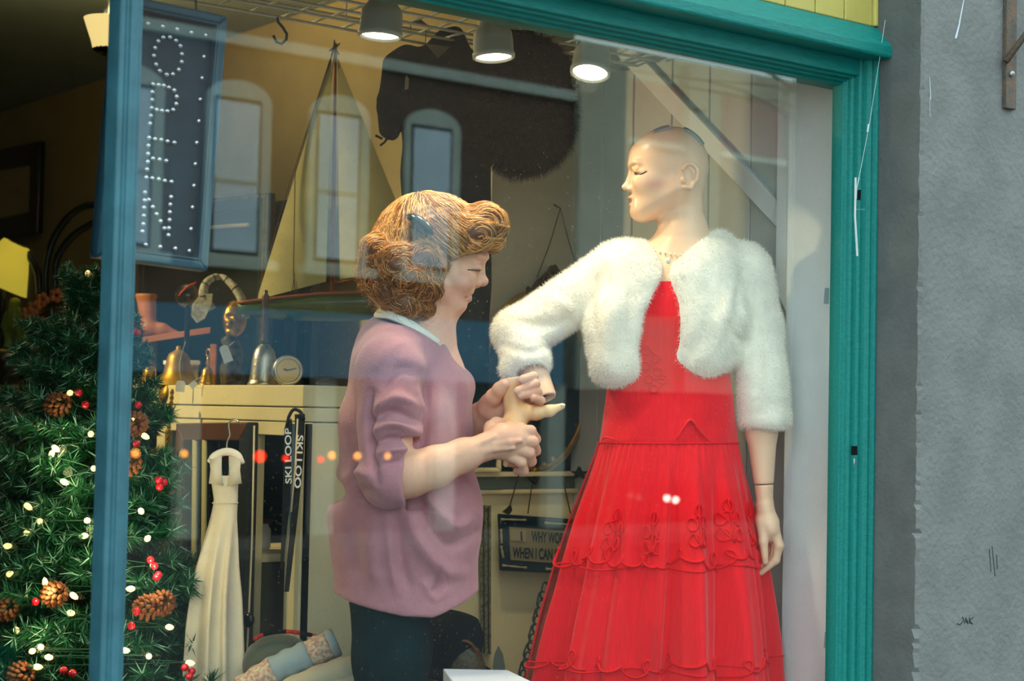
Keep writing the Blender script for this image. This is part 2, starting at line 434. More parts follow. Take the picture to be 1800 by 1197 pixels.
# ================================================================== buildings across the street (seen in the pane)
NV = 18.7; NF = 2*GN-NV
def RV(px, py, nv=NV):
    p = on_n(px, py, nv); return np.array([p[0], 2*GN-nv, p[2]])
M_brick = bpy.data.materials.new('tan_brick'); M_brick.use_nodes = True
_nt = M_brick.node_tree; _p = _nt.nodes['Principled BSDF']; _b = _nt.nodes.new('ShaderNodeTexBrick'); _tc = _nt.nodes.new('ShaderNodeTexCoord'); _mp = _nt.nodes.new('ShaderNodeMapping')
_mp.inputs['Rotation'].default_value = (math.pi/2, 0, 0)
_b.inputs['Color1'].default_value = (*lin('#6a5444'), 1); _b.inputs['Color2'].default_value = (*lin('#614a3c'), 1); _b.inputs['Mortar'].default_value = (*lin('#6a5c4e'), 1)
_b.inputs['Scale'].default_value = 4.0; _p.inputs['Roughness'].default_value = .9
_nt.links.new(_tc.outputs['Object'], _mp.inputs[0]); _nt.links.new(_mp.outputs[0], _b.inputs['Vector']); _nt.links.new(_b.outputs['Color'], _p.inputs['Base Color'])
M_stone = mat('pale_stone_trim', '#b9c2b4', rough=.8, var=.06, vscale=3)
M_skypane = mat('pale_sky_pane', '#cfe4ec', rough=.35, var=.05, vscale=2)  # sky reflection put into the pane colour
M_pane_d = mat('dark_shop_pane', '#1b2a30', rough=.1)
M_awn = mat('blue_fascia', '#5f8fa8', rough=.5, var=.05, vscale=2)
M_maroon = mat('maroon_brick', '#8f5f62', rough=.8, var=.08, vscale=4)
M_pale = mat('pale_render', '#9aa090', rough=.8, var=.04, vscale=2)
b0 = RV(150, 600); b1 = RV(1000, 600)
bld = thing('brick_building', 'tan brick building with arched windows across the street, reflected in the pane', 'building', ((b0[0]+b1[0])/2, NF, 0))
zc = RV(500, 85)[2]; zfas0 = RV(520, 662)[2]; zfas1 = RV(520, 548)[2]
mk('wall', box(b0[0]-8, b1[0], NF-3, NF, zfas1, 7.2), M_brick, bld)
mk('cornice', box(b0[0]-8, b1[0], NF, NF+.10, zc-.07, zc+.07), M_stone, bld)
mk('roof_cornice', box(b0[0]-8, b1[0], NF, NF+.5, 7.1, 7.4), M_stone, bld)
mk('fascia', box(b0[0]-8, b1[0]-.3, NF-.2, NF+.25, zfas0, zfas1), M_awn, bld)
mk('shopfront', box(b0[0]-8, b1[0], NF-3, NF-.05, 0, zfas0), M_pane_d, bld)
for k in range(9):
    uu = b1[0]-.3-k*1.9
    mk('pilaster', box(uu-.15, uu+.15, NF-.05, NF+.12, 0, zfas0), M_stone, bld)
def arch_win(uc, zb, zt, w):
    h = .26; n = 12
    def outline(w2, zb2, zt2, hh): 
        pts = [(uc-w2/2, zb2), (uc+w2/2, zb2), (uc+w2/2, zt2-hh)]
        for t in np.linspace(0, math.pi, n)[1:-1]: pts.append((uc+w2/2*math.cos(t), zt2-hh+hh*math.sin(t)))
        return pts+[(uc-w2/2, zt2-hh)]
    s = mk('window', prism(outline(w, zb, zt, h), 'y', NF, NF+.07), M_stone, bld)
    mk('reveal', box(uc-w*.40, uc+w*.34, NF+.01, NF+.075, zb+.05, zt-h+.03), mat('dark_sash', '#3a3a34', rough=.7), s)
    mk('pane', box(uc-w*.36, uc+w*.30, NF+.02, NF+.085, zb+.1, zt-h-.02), M_skypane, s)
    mk('sash_rail', box(uc-w*.36, uc+w*.30, NF+.05, NF+.10, (zb+zt-h)/2-.05, (zb+zt-h)/2), M_stone, s)
    mk('sill', box(uc-w*.6, uc+w*.6, NF, NF+.18, zb-.12, zb), M_stone, s)
uw = [RV(425, 300)[0], RV(592, 300)[0], RV(765, 300)[0]]
du = (uw[2]-uw[0])/2; ww = RV(645, 300)[0]-RV(540, 300)[0]
zt = RV(590, 168)[2]; zb_ = RV(590, 470)[2]
for k in range(-3, 2):
    arch_win(uw[1]+k*du, zb_, zt, ww)
# glowing balls standing in for the reflected points of light, globes made up
M_amber = mat('amber_light', '#ffb060', emit='#ff9a40', estr=9); M_redl = mat('red_light', '#ff3010', emit='#ff2a10', estr=9); M_whl = mat('white_light', '#ffffff', emit='#fff4e0', estr=10)
for px, py, mm, r in [(558, 799, M_amber, .05), (602, 800, M_amber, .05), (655, 800, M_amber, .045), (300, 796, M_amber, .045), (215, 795, M_amber, .05), (432, 801, M_redl, .075), (477, 804, M_redl, .04), (538, 806, M_redl, .04)]:
    p = RV(px, py); mk('light_ball', ball(p+np.array([0, .35, 0]), r), mm, bld)
c0 = RV(1000, 600)
bl2 = thing('pale_building', 'pale rendered building with maroon band across the street, reflected right of the mannequin', 'building', (c0[0]+3, NF, 0))
zs2 = RV(1200, 690)[2]
mk('wall', box(c0[0], c0[0]+9, NF-3, NF-.05, zs2, 7.0), M_pale, bl2)
mk('shopfront', box(c0[0], c0[0]+9, NF-3, NF-.1, 0, zs2), M_pane_d, bl2)
za = RV(1060, 232)[2]; zbn = RV(1060, 130)[2]; zc_ = RV(1060, 180)[2]
for (xa, xb) in ((1096, 1196), (1258, 1375)):
    ua, ub = RV(xa, 200)[0], RV(xb, 200)[0]
    mk('maroon_band', box(ua, ub, NF-.05, NF+.03, za, zbn), M_maroon, bl2)
    mk('cornice', box(ua, ub, NF-.05, NF+.12, za-.12, za-.03), M_stone, bl2)
    mk('window', box(ua+.05, ub-.05, NF-.05, NF+.02, za-2.6, za-.15), M_pane_d, bl2)
for xa, xb in ((1010, 1095), (1200, 1255), (1378, 1440)):
    mk('pilaster', box(RV(xa, 200)[0], RV(xb, 200)[0], NF-.05, NF+.14, zs2, 6.9), M_pale, bl2)
for px, py in ((1148, 874), (1163, 877)):
    p = RV(px, py); mk('light_ball', ball(p+np.array([0, .3, 0]), .05), M_whl, bl2)  # white pair stands in for reflected headlights
# bare street tree in front of it
tr = thing('street_tree', 'bare street tree across the road, its twigs reflected above the mannequin', 'tree', (*RV(1560, 700, 12)[:2], 0))
M_bark = mat('bark', '#4b4a42', rough=.9)
base = RV(1560, 900, 12); base[2] = 0
br = RV(1545, 300, 12)
mk('trunk', tube([base, (base+br)/2+np.array([.05, 0, 0]), br, br+np.array([.1, 0, 1.5])], [.10, .085, .06, .02], 8), M_bark, tr)
for a, b, c in [((1540, 330), (1330, 170), (1090, 120)), ((1540, 300), (1420, 170), (1240, 140)), ((1330, 175), (1250, 160), (1180, 148)), ((1420, 172), (1340, 120), (1300, 90)), ((1540, 260), (1430, 210), (1330, 190)), ((1240, 195), (1210, 190), (1195, 170)), ((1530, 240), (1460, 150), (1380, 80)), ((1540, 330), (1400, 190), (1290, 180))]:
    q = spline([RV(*a, 12), RV(*b, 12), RV(*c, 12)], 10)
    mk('branch', tube(q, np.linspace(.022, .006, 10), 6), M_bark, tr)

# ================================================================== cabinet behind the display
UC = 2.112
cab = thing('shop_cabinet', 'long cream painted cabinet with panelled openings behind the display', 'cabinet', (2.5, 4.5, .15))
ZT = 1.655
M_cream_shade = mat('shaded_side_cream', '#a9ab90', rough=.5, var=.05, vscale=6)  # darker cream puts the shade of the cabinet's side face into the colour
mk('body', J(box(UC+.02, UW, 3.54, 5.7, 1.56, ZT-.004), box(UW-.03, UW, 3.54, 5.7, .15, 1.6), box(UC+.02, UW, 3.54, 3.56, .15, 1.6), box(UC+.02, UW, 5.68, 5.7, .15, 1.6), box(UC+.03, UW, 3.54, 5.7, .15, .2), box(UC+.03, UW, 3.54, 5.7, .8, .82)), M_cream, cab)
o = mk('fascia', box(UC, UC+.03, NB, 5.7, 1.604, ZT), M_cream, cab); bev(o, .002)
o = mk('rail', box(UC+.004, UC+.03, NB, 5.7, 1.568, 1.601), M_cream, cab); bev(o, .002)
o = mk('side_panel', box(UC, UW, NB, NB+.02, .15, 1.565), M_cream_shade, cab); bev(o, .002)
o = mk('side_fascia', box(UC, UW, NB-.006, NB+.0, 1.604, ZT), M_cream_shade, cab); bev(o, .002)
o = mk('side_rail', box(UC, UW, NB-.003, NB+.0, 1.568, 1.601), M_cream_shade, cab); bev(o, .002)
zr = on_u(480, 765, UC)[2]
n1 = on_u(501, 800, UC)[1]; n2 = on_u(447, 800, UC)[1]
o = mk('stile', box(UC+.006, UC+.03, NB, n1, .15, 1.566), M_cream, cab); bev(o, .002)
o = mk('lower_rail', box(UC+.008, UC+.03, n1, 5.7, zr, 1.566), M_cream, cab); bev(o, .002)
for na, nb in ((n2, n2+.035), (4.25, 4.30), (5.0, 5.05)):
    o = mk('stile', box(UC+.006, UC+.03, na, nb, .15, zr), M_cream, cab); bev(o, .002)
o = mk('plinth_band', box(UC+.012, UC+.03, 4.6, 5.7, on_u(40, 775, UC)[2], on_u(40, 757, UC)[2]), mat('red_brown_wood', '#6b2a18', rough=.5), cab)
mk('back_board', box(UW-.5, UW-.48, 3.56, 5.68, .2, 1.56), M_dark, cab)

# ================================================================== wire ceiling grid, spot cans
M_wire = mat('white_coated_wire', '#c6ccc6', rough=.45)
ZW = on_n(620, 54, 3.42)[2]
grid = thing('wire_grid', 'white wire grid panels hung under the ceiling of the display', 'wire grid', (2.2, 3.0, ZW-.01))
Lw = [2.62+.08*i for i in range(11)]
for n in Lw:
    mk('wire', tube([(1.3, n, ZW), (UW-.02, n, ZW)], .0035, 6), M_wire, grid, smooth=True)
for n in (Lw[-1], Lw[0]):
    mk('wire', tube([(1.3, n, ZW+.03), (UW-.02, n, ZW+.03)], .0035, 6), M_wire, grid, smooth=True)
for k in range(20):
    u = 1.32+.082*k
    mk('wire', tube([(u, 2.60, ZW+.006), (u, 3.44, ZW+.006)], .003, 6), M_wire, grid, smooth=True)
for u in (1.5, 2.1, 2.8):
    for n in (2.7, 3.35):
        mk('hanger', tube([(u, n, ZW), (u, n, 2.95)], .002, 6), M_wire, grid, smooth=True)
M_can = mat('white_lamp_can', '#b3b8b2', rough=.4); M_hot = mat('lamp_face', '#fff6df', emit=(1, .86, .58), estr=14)
for i, (px, py, ax, lab) in enumerate([(668, 66, (-.05, -.02, -1), 'white spotlight can left of the three, above the sailboat'), (868, 103, (.06, -.06, -1), 'white spotlight can in the middle of the three, above the black fur bag'), (1037, 130, (-.12, -.32, -1), 'white spotlight can right of the three, tilted towards the street')]):
    c = on_n(px, py, 2.86)
    t = thing('spotlight_can', lab, 'spotlight', tuple(c+np.array([0, 0, .1])), 'spotlight cans on the wire grid')
    axc = W(np.array(ax, float)); axc /= np.linalg.norm(axc)
    zz = -axc; xx = np.cross([0, 1, 0], zz); xx /= np.linalg.norm(xx); yy = np.cross(zz, xx); R_ = np.stack([xx, yy, zz], 1)
    prof = [(.040, 0), (.045, .002), (.0455, .010), (.043, .013), (.0425, .040), (.041, .055), (.030, .070), (.026, .085), (.026, .115)]
    mk('can', lathe([(.036, .016), (.040, 0)]+prof[1:], c, 32, R_), M_can, t, smooth=True)
    mk('lamp_face', lathe([(.0, .004), (.020, .0035), (.038, .006)], c, 32, R_, cap=False), M_hot, t, smooth=True)
    mk('stem', tube([c+R_@np.array([0, 0, .11]), (c[0], c[1], ZW)], .008, 8), M_can, t, smooth=True)
    ld = bpy.data.lights.new('spot_lamp', 'SPOT'); ld.energy = (13, 13, 8)[i]; ld.color = (1, .82, .56); ld.spot_size = math.radians((120, 120, 130)[i]); ld.spot_blend = .6; ld.shadow_soft_size = .035
    lo = bpy.data.objects.new('spot_lamp', ld); COL.objects.link(lo); lo.parent = t
    MM = Matrix.Identity(4)
    for a in range(3):
        for b in range(3): MM[a][b] = R_[a, b]
    MM.translation = Vector((c+axc*.006)-OFF[t.name]); lo.matrix_basis = MM
# black S-hook on the grid
mk('wire_hook', tube([on_n(px, py, 3.42) for px, py in [(487, 28), (488, 38), (497, 48), (504, 60), (503, 70), (495, 77), (486, 74), (480, 62)]], .0035, 8), mat('black_wire', '#12343a', rough=.4), smooth=True, label='black wire hook hanging from the ceiling grid left of the sailboat', cat='hook')
# unseen spot added to brighten the cabinet, dressed with a shade and rod
pl = thing('added_cabinet_lamp', 'added unseen lamp with metal shade lighting the shop cabinet', 'lamp', (1.3, 4.5, 2.3))
pc0 = np.array([1.3, 4.5, 2.36]); pdir = np.array([2.3, 3.9, 1.55])-pc0; pdir /= np.linalg.norm(pdir); xx = np.cross([0, 1, 0], -pdir); xx /= np.linalg.norm(xx); R_ = np.stack([xx, np.cross(-pdir, xx), -pdir], 1)
mk('shade', lathe([(.10, -.02), (.09, .02), (.04, .08), (.02, .09), (.018, .11)], pc0, 28, R_, cap=False), M_dark, pl, smooth=True)
mk('bulb', ball(pc0+R_@np.array([0, 0, .02]), .03, 14, 10), mat('opal_globe', '#fff0d0', emit=(1, .8, .5), estr=8), pl, smooth=True)
mk('rod', tube([pc0+R_@np.array([0, 0, .10]), (1.25, 4.52, 2.95)], .008), M_dark, pl)
ld = bpy.data.lights.new('added_cabinet_light', 'SPOT'); ld.energy = 60; ld.color = (1, .78, .42); ld.spot_size = math.radians(115); ld.spot_blend = .7; ld.shadow_soft_size = .05
lo = bpy.data.objects.new('added_cabinet_light', ld); COL.objects.link(lo); lo.parent = pl
MM = Matrix.Identity(4)
for a in range(3):
    for b in range(3): MM[a][b] = R_[a, b]
MM.translation = Vector(pc0-OFF[pl.name]-R_@np.array([0, 0, .03])); lo.matrix_basis = MM
# ================================================================== blended solids -> one smooth mesh
class Vol:
    def __init__(s, lo, hi, h):
        s.lo = np.array(lo, float); s.h = h
        n = np.ceil((np.array(hi)-s.lo)/h).astype(int)+1
        s.ax = [(s.lo[i]+h*np.arange(n[i])).astype(np.float32) for i in range(3)]
        s.d = np.full(n, .2, np.float32)
    def sl(s, lo, hi):
        out = []
        for i in range(3):
            a = int(np.clip(math.floor((lo[i]-s.lo[i])/s.h), 0, len(s.ax[i]))); b = int(np.clip(math.ceil((hi[i]-s.lo[i])/s.h)+1, 0, len(s.ax[i])))
            out.append(slice(a, max(a, b)))
        return tuple(out)
    def g(s, sl):
        return s.ax[0][sl[0]][:, None, None], s.ax[1][sl[1]][None, :, None], s.ax[2][sl[2]][None, None, :]
    def put(s, sl, dd, k, op):
        A = s.d[sl]
        if op == 'sub': dd = -dd
        if op == 'add':
            if k > 0:
                hh = np.maximum(k-np.abs(A-dd), 0)/k; s.d[sl] = np.minimum(A, dd)-hh*hh*k*.25
            else: s.d[sl] = np.minimum(A, dd)
        else:
            if k > 0:
                hh = np.maximum(k-np.abs(A-dd), 0)/k; s.d[sl] = np.maximum(A, dd)+hh*hh*k*.25
            else: s.d[sl] = np.maximum(A, dd)
    def rc(s, a, b, ra, rb, k=.005, op='add'):
        a = np.asarray(a, float); b = np.asarray(b, float); m = max(ra, rb)+k+2*s.h
        sl = s.sl(np.minimum(a, b)-m, np.maximum(a, b)+m); X, Y, Z = s.g(sl)
        ba = b-a; L2 = float(ba@ba)+1e-12
        t = np.clip(((X-a[0])*ba[0]+(Y-a[1])*ba[1]+(Z-a[2])*ba[2])/L2, 0, 1)
        dd = np.sqrt((X-a[0]-t*ba[0])**2+(Y-a[1]-t*ba[1])**2+(Z-a[2]-t*ba[2])**2)-(ra+t*(rb-ra))
        s.put(sl, dd, k, op)
    def chain(s, pts, rr, k=.005, op='add'):
        for i in range(len(pts)-1): s.rc(pts[i], pts[i+1], rr[i], rr[i+1], k, op)
    def el(s, c, r, k=.005, op='add', rot=None):
        c = np.asarray(c, float); r = np.asarray(r, float)*np.ones(3); m = max(r)+k+2*s.h
        sl = s.sl(c-m, c+m); X, Y, Z = s.g(sl); x, y, z = X-c[0], Y-c[1], Z-c[2]
        if rot is not None:
            R = np.asarray(rot).T
            x, y, z = R[0, 0]*x+R[0, 1]*y+R[0, 2]*z, R[1, 0]*x+R[1, 1]*y+R[1, 2]*z, R[2, 0]*x+R[2, 1]*y+R[2, 2]*z
        k0 = np.sqrt((x/r[0])**2+(y/r[1])**2+(z/r[2])**2); k1 = np.sqrt((x/r[0]**2)**2+(y/r[1]**2)**2+(z/r[2]**2)**2)+1e-9
        s.put(sl, k0*(k0-1)/k1, k, op)
    def poly(s, pts, y0, y1, k=.005, op='sub'):
        """prism over a polygon in (x,z), y0..y1"""
        P_ = np.asarray(pts, float); m = k+2*s.h
        lo = (P_[:, 0].min()-m, y0-m, P_[:, 1].min()-m); hi = (P_[:, 0].max()+m, y1+m, P_[:, 1].max()+m)
        sl = s.sl(lo, hi); X, Y, Z = s.g(sl); x = X[:, 0, 0][:, None]; z = Z[0, 0, :][None, :]
        d = np.full(np.broadcast(x, z).shape, 1e9); sg = np.ones_like(d); n = len(P_)
        for i in range(n):
            vi = P_[i]; vj = P_[i-1]; e = vj-vi; wx = x-vi[0]; wz = z-vi[1]
            t = np.clip((wx*e[0]+wz*e[1])/(e@e), 0, 1); d = np.minimum(d, (wx-e[0]*t)**2+(wz-e[1]*t)**2)
            c1 = z >= vi[1]; c2 = z < vj[1]; c3 = e[0]*wz > e[1]*wx
            fl = (c1 & c2 & c3) | (~c1 & ~c2 & ~c3); sg = np.where(fl, -sg, sg)
        d2 = (np.sqrt(d)*sg)[:, None, :].astype(np.float32)
        dy = np.maximum(y0-Y, Y-y1)
        s.put(sl, np.maximum(d2, dy), k, op)
    def plane(s, p, nrm, k=.004):
        """keep the side opposite to nrm"""
        nrm = np.asarray(nrm, float); nrm = nrm/np.linalg.norm(nrm); sl = (slice(None),)*3; X, Y, Z = s.g(sl)
        dd = (X-p[0])*nrm[0]+(Y-p[1])*nrm[1]+(Z-p[2])*nrm[2]
        s.put(sl, -dd, k, 'sub')
    def warp(s, fn):
        X, Y, Z = s.g((slice(None),)*3); s.d = s.d+fn(X, Y, Z).astype(np.float32)
    def mesh(s):
        d = s.d; neg = d < 0
        n = np.array(d.shape)
        c = np.zeros(n-1, np.int8)
        for i in (0, 1):
            for j in (0, 1):
                for k in (0, 1): c += neg[i:n[0]-1+i, j:n[1]-1+j, k:n[2]-1+k]
        act = (c > 0) & (c < 8); I = np.argwhere(act); idx = np.full(n-1, -1, np.int32); idx[act] = np.arange(len(I))
        val = {}
        for i in (0, 1):
            for j in (0, 1):
                for k in (0, 1): val[i, j, k] = d[I[:, 0]+i, I[:, 1]+j, I[:, 2]+k]
        acc = np.zeros((len(I), 3)); cnt = np.zeros(len(I))
        for a in range(3):
            for b in ((0, 0), (0, 1), (1, 0), (1, 1)):
                p = list(b); p.insert(a, 0); q = list(b); q.insert(a, 1)
                va, vb = val[tuple(p)], val[tuple(q)]; m = (va < 0) != (vb < 0)
                t = np.where(m, va/np.where(m, va-vb, 1), 0)
                pt = np.tile(np.array(p, float), (len(I), 1)); pt[:, a] += t
                acc += np.where(m[:, None], pt, 0); cnt += m
        V = (I+acc/cnt[:, None])*s.h+s.lo
        F = []
        for a in range(3):
            b, e = (a+1) % 3, (a+2) % 3
            sh = [slice(None)]*3; sh2 = [slice(None)]*3; sh[a] = slice(0, n[a]-1); sh2[a] = slice(1, n[a])
            A, B = neg[tuple(sh)], neg[tuple(sh2)]
            E = np.argwhere(A != B)
            E = E[(E[:, b] > 0) & (E[:, b] < n[b]-1) & (E[:, e] > 0) & (E[:, e] < n[e]-1)]
            if not len(E): continue
            def cell(db, de):
                q = E.copy(); q[:, b] += db; q[:, e] += de; return idx[q[:, 0], q[:, 1], q[:, 2]]
            Q = np.stack([cell(-1, -1), cell(0, -1), cell(0, 0), cell(-1, 0)], 1)
            fl = ~A[E[:, 0], E[:, 1], E[:, 2]]
            Q[fl] = Q[fl][:, ::-1]; F.append(Q)
        F = np.concatenate(F); F = F[(F >= 0).all(1)]
        return V, F
def relax(V, F, it=2, lam=.5):
    for _ in range(it):
        S = np.zeros_like(V); c = np.zeros(len(V))
        for i in range(4):
            for j in (1, 3):
                np.add.at(S, F[:, i], V[F[:, (i+j) % 4]]); np.add.at(c, F[:, i], 1)
        V = V+lam*(S/np.maximum(c, 1)[:, None]-V)
    return V
def paint(o, cols, name='tint'):
    """per-vertex colour of the thing itself (make-up, print, dye)"""
    a = o.data.color_attributes.new(name, 'FLOAT_COLOR', 'POINT')
    c = np.ones((len(cols), 4), np.float32); c[:, :3] = cols; a.data.foreach_set('color', c.ravel())
def normals_of(V, F):
    e1 = V[F[:, 1]]-V[F[:, 0]]; e2 = V[F[:, 2]]-V[F[:, 0]]; fn = np.cross(e1, e2); N = np.zeros_like(V)
    for i in range(F.shape[1]): np.add.at(N, F[:, i], fn)
    return N/np.maximum(np.linalg.norm(N, axis=1), 1e-12)[:, None]
def wav(X, Y, Z, sc, ph=0.):
    return (np.sin(X*sc+1.3+ph)*np.sin(Y*sc*1.1+.7+ph)+np.sin(Z*sc*.9+2.1+ph)*np.sin(X*sc*.7+Y*sc*.6+ph)+np.sin(Z*sc*1.2+Y*sc*.8-X*sc*.5+ph*2))/3
class PX:
    """pixel-sized modelling at one depth: point(px,py,d) with d in pixels towards (-) or away (+)"""
    def __init__(s, Y, exact=False): s.Y = Y; s.s = Y/FPX; s.exact = exact
    def __call__(s, px, py, d=0):
        if s.exact: return L(px, py, s.Y+d*s.s)
        # the depth offset keeps the real x,z of the traced outline
        p = L(px, py, s.Y); p[1] += d*s.s; return p
    def many(s, l): return [s(*a) for a in l]
def blades(V, F, n, ln, wd, droop, seed=1, keep=None):
    r = np.random.default_rng(seed); N = normals_of(V, F)
    P0 = V[F]; area = .5*np.linalg.norm(np.cross(P0[:, 2]-P0[:, 0], P0[:, 3]-P0[:, 1]), axis=1)
    if keep is not None: area = area*keep[F].mean(1)
    fi = r.choice(len(F), n, p=area/area.sum()); u = r.random((n, 1)); v = r.random((n, 1))
    w = [(1-u)*(1-v), u*(1-v), u*v, (1-u)*v]
    p = sum(w[i]*V[F[fi, i]] for i in range(4)); nn = sum(w[i]*N[F[fi, i]] for i in range(4))
    dr = nn+droop*np.array([0, 0, -1.])+r.normal(0, .35, (n, 3)); dr /= np.linalg.norm(dr, axis=1)[:, None]
    sd = np.cross(dr, r.normal(0, 1, (n, 3))); sd /= np.linalg.norm(sd, axis=1)[:, None]
    l = ln*(.6+.8*r.random((n, 1)))
    T = np.concatenate([p-sd*wd-nn*.001, p+sd*wd-nn*.001, p+dr*l])
    return T, np.stack([np.arange(n), np.arange(n)+n, np.arange(n)+2*n], 1)

def to_px(V):
    """where points of the camera-heading frame fall in the photograph's frame"""
    p = np.asarray(V)-np.array([0, 0, EYE]); z = p@_F
    return np.stack([900+FPX*(p@_R)/z, 598.5-FPX*(p@_U)/z], 1)
def folds(V, F, lst, face=.15, hem=None):
    """soft cloth folds: raise (+) or press in (-) the side of a garment along polylines"""
    N = normals_of(V, F); X = to_px(V); h = np.zeros(len(V))
    near = np.clip((face-N[:, 1])/.3, 0, 1)
    for pts, amp, sg in lst:
        P_ = spline([(*q, 0) for q in pts], 4*len(pts))[:, :2]; n = len(P_)-1; best = np.full(len(V), 1e9); tt = np.zeros(len(V))
        for i in range(n):
            a, b = P_[i], P_[i+1]; e = b-a; t = np.clip(((X-a)@e)/(e@e+1e-9), 0, 1); d = np.linalg.norm(X-a-t[:, None]*e, axis=1)
            m = d < best; best = np.where(m, d, best); tt = np.where(m, (i+t)/n, tt)
        h += amp*np.exp(-(best/sg)**2)*(.25+.75*np.sin(math.pi*np.clip(tt, .02, .98)))
    if hem is not None: h *= np.clip((np.interp(X[:, 0], [q[0] for q in hem], [q[1] for q in hem])-8-X[:, 1])/38, 0, 1)
    N = N*np.array([1, 1, .25])
    return V+N*(h*near)[:, None]
# ================================================================== mannequin in red dress
YM = 3.85; Q = PX(YM); s_ = Q.s
M_manq = mat('mannequin_skin', '#ecc498', rough=.33, spec=.4, attr='tint', sub=.0)
base = W(L(1170, 1197, YM)); base[2] = ZF
man = thing('mannequin', 'bald female mannequin in profile, dressed in red with a white fur jacket', 'mannequin', tuple(base))
SK = np.array(lin('#efc6a6'))
def tinted(V, blobs):
    c = np.tile(SK, (len(V), 1))
    for p, r, col, st in blobs:
        r = np.asarray(r, float)*np.ones(3)
        w = np.clip(1-np.sqrt((((V-p)/r)**2).sum(1)), 0, 1); w = w*w*(3-2*w)*st
        c = c*(1-w[:, None])+np.array(lin(col))*w[:, None]
    return c
# head and neck (the same carving serves the small display head)
def carve_head(v, Q, s_):
    v.el(Q(1182, 291), np.array([64, 55, 69])*s_, .01)
    v.el(Q(1149, 282), np.array([45, 46, 46])*s_, 14*s_)
    v.el(Q(1146, 335), np.array([37, 40, 46])*s_, 16*s_)
    for e in (-1, 1):
        v.rc(Q(1192, 338, e*38), Q(1130, 371, e*13), 17*s_, 14*s_, 26*s_)
        v.el(Q(1137, 322, e*29), np.array([22, 12, 17])*s_, 22*s_)
        v.rc(Q(1111, 291, e*8), Q(1122, 288, e*30), 6*s_, 5*s_, 8*s_)
    v.el(Q(1124, 374), np.array([15, 15, 13])*s_, 10*s_)
    v.rc(Q(1113, 296), Q(1103, 325), 5*s_, 6*s_, 7*s_)
    v.el(Q(1100, 329), np.array([7.5, 7, 5.5])*s_, 5*s_)
    for e in (-1, 1):
        v.el(Q(1108, 333, e*8), np.array([6, 4.5, 4.5])*s_, 4*s_)
        v.el(Q(1110, 304, e*25), np.array([9, 13, 8])*s_, 9*s_, 'sub')
        v.el(Q(1123, 305, e*23), np.array([11, 10, 9.5])*s_, 3*s_)
        v.rc(Q(1112, 300, e*17), Q(1119, 300, e*32), 3*s_, 3*s_, 4*s_)
    v.el(Q(1112, 348.5), np.array([9, 13, 4.6])*s_, 4*s_)
    v.el(Q(1113, 361), np.array([8, 11, 5.0])*s_, 4*s_)
    v.el(Q(1103, 355), np.array([5, 16, 1.6])*s_, 3*s_, 'sub')
    v.rc(Q(1199, 340), Q(1201, 425), 36*s_, 39*s_, 16*s_)
    for e in (-1, 1):   # ears
        v.el(Q(1206, 317, e*53), np.array([15, 6, 23])*s_, 5*s_, rot=rotm(0, -8, 0))
        v.el(Q(1204, 315, e*60), np.array([9.5, 6, 16])*s_, 3*s_, 'sub', rot=rotm(0, -8, 0))
        v.el(Q(1196, 325, e*57), np.array([5, 4, 6])*s_, 3*s_)
        v.chain([Q(a, b, e*59) for a, b in ((1197, 337), (1209, 337), (1219, 322), (1220, 306), (1211, 296), (1200, 297), (1195, 306))], [3.4*s_]*7, 2*s_)
v = Vol(Q(1075, 520, -120), Q(1280, 205, 120), .0019)
carve_head(v, Q, s_)
v.rc(Q(1201, 420), Q(1195, 500), 40*s_, 60*s_, 30*s_)
v.el(Q(1180, 540, 5), np.array([115, 70, 105])*s_, 40*s_)
v.rc(Q(1200, 436, 5), Q(1290, 470, 10), 24*s_, 30*s_, 30*s_); v.rc(Q(1200, 436, 5), Q(1100, 475, 10), 24*s_, 30*s_, 30*s_)
V, F = v.mesh(); V = relax(V, F, 2)
hd = mk('head', (V, F), M_manq, man, smooth=True, cam=True)
bl = []
for e in (-1, 1):
    bl += [(Q(1117, 301, e*26), np.array([13, 14, 7])*s_, '#d9b24a', .95), (Q(1126, 297, e*33), np.array([14, 12, 9])*s_, '#6a4a52', .7),
           (Q(1120, 309, e*32), np.array([14, 22, 5.5])*s_, '#1c1816', 1.0), (Q(1114, 289.5, e*16), np.array([10, 12, 3.4])*s_, '#5d4231', .9), (Q(1124, 286, e*30), np.array([13, 12, 3.2])*s_, '#5d4231', .9),
           (Q(1150, 330, e*44), np.array([34, 26, 17])*s_, '#c9867c', .6), (Q(1131, 307, e*36), np.array([10, 14, 5])*s_, '#4a3a40', .7)]
bl += [(Q(1107, 349.5), np.array([15, 22, 5.4])*s_, '#c0583c', 1.0), (Q(1108, 361), np.array([13, 18, 6.2])*s_, '#d8694a', 1.0), (Q(1104, 355), np.array([10, 22, 2.4])*s_, '#7a2f22', .9)]
paint(hd, tinted(V, bl))
M_eye = mat('painted_lash', '#1a1412', rough=.4)
def stick(V, pts, lift):
    from mathutils.kdtree import KDTree as KD
    k = KD(len(V)); [k.insert(p, i) for i, p in enumerate(V)]; k.balance(); out = []
    for p in pts:
        co, i, d = k.find(p); out.append(np.array(co)+np.array([0, -lift, 0]))
    return out
for e in (-1, 1):
    mk('eyelash', tube(spline(stick(V, [Q(a, b, e*c) for a, b, c in ((1112, 307, 28), (1117, 310.5, 36), (1124, 311, 42), (1133, 307, 46))], -e*-.0004 if e < 0 else 0), 12), 1.25*s_, 6), M_eye, man, smooth=True, cam=True)
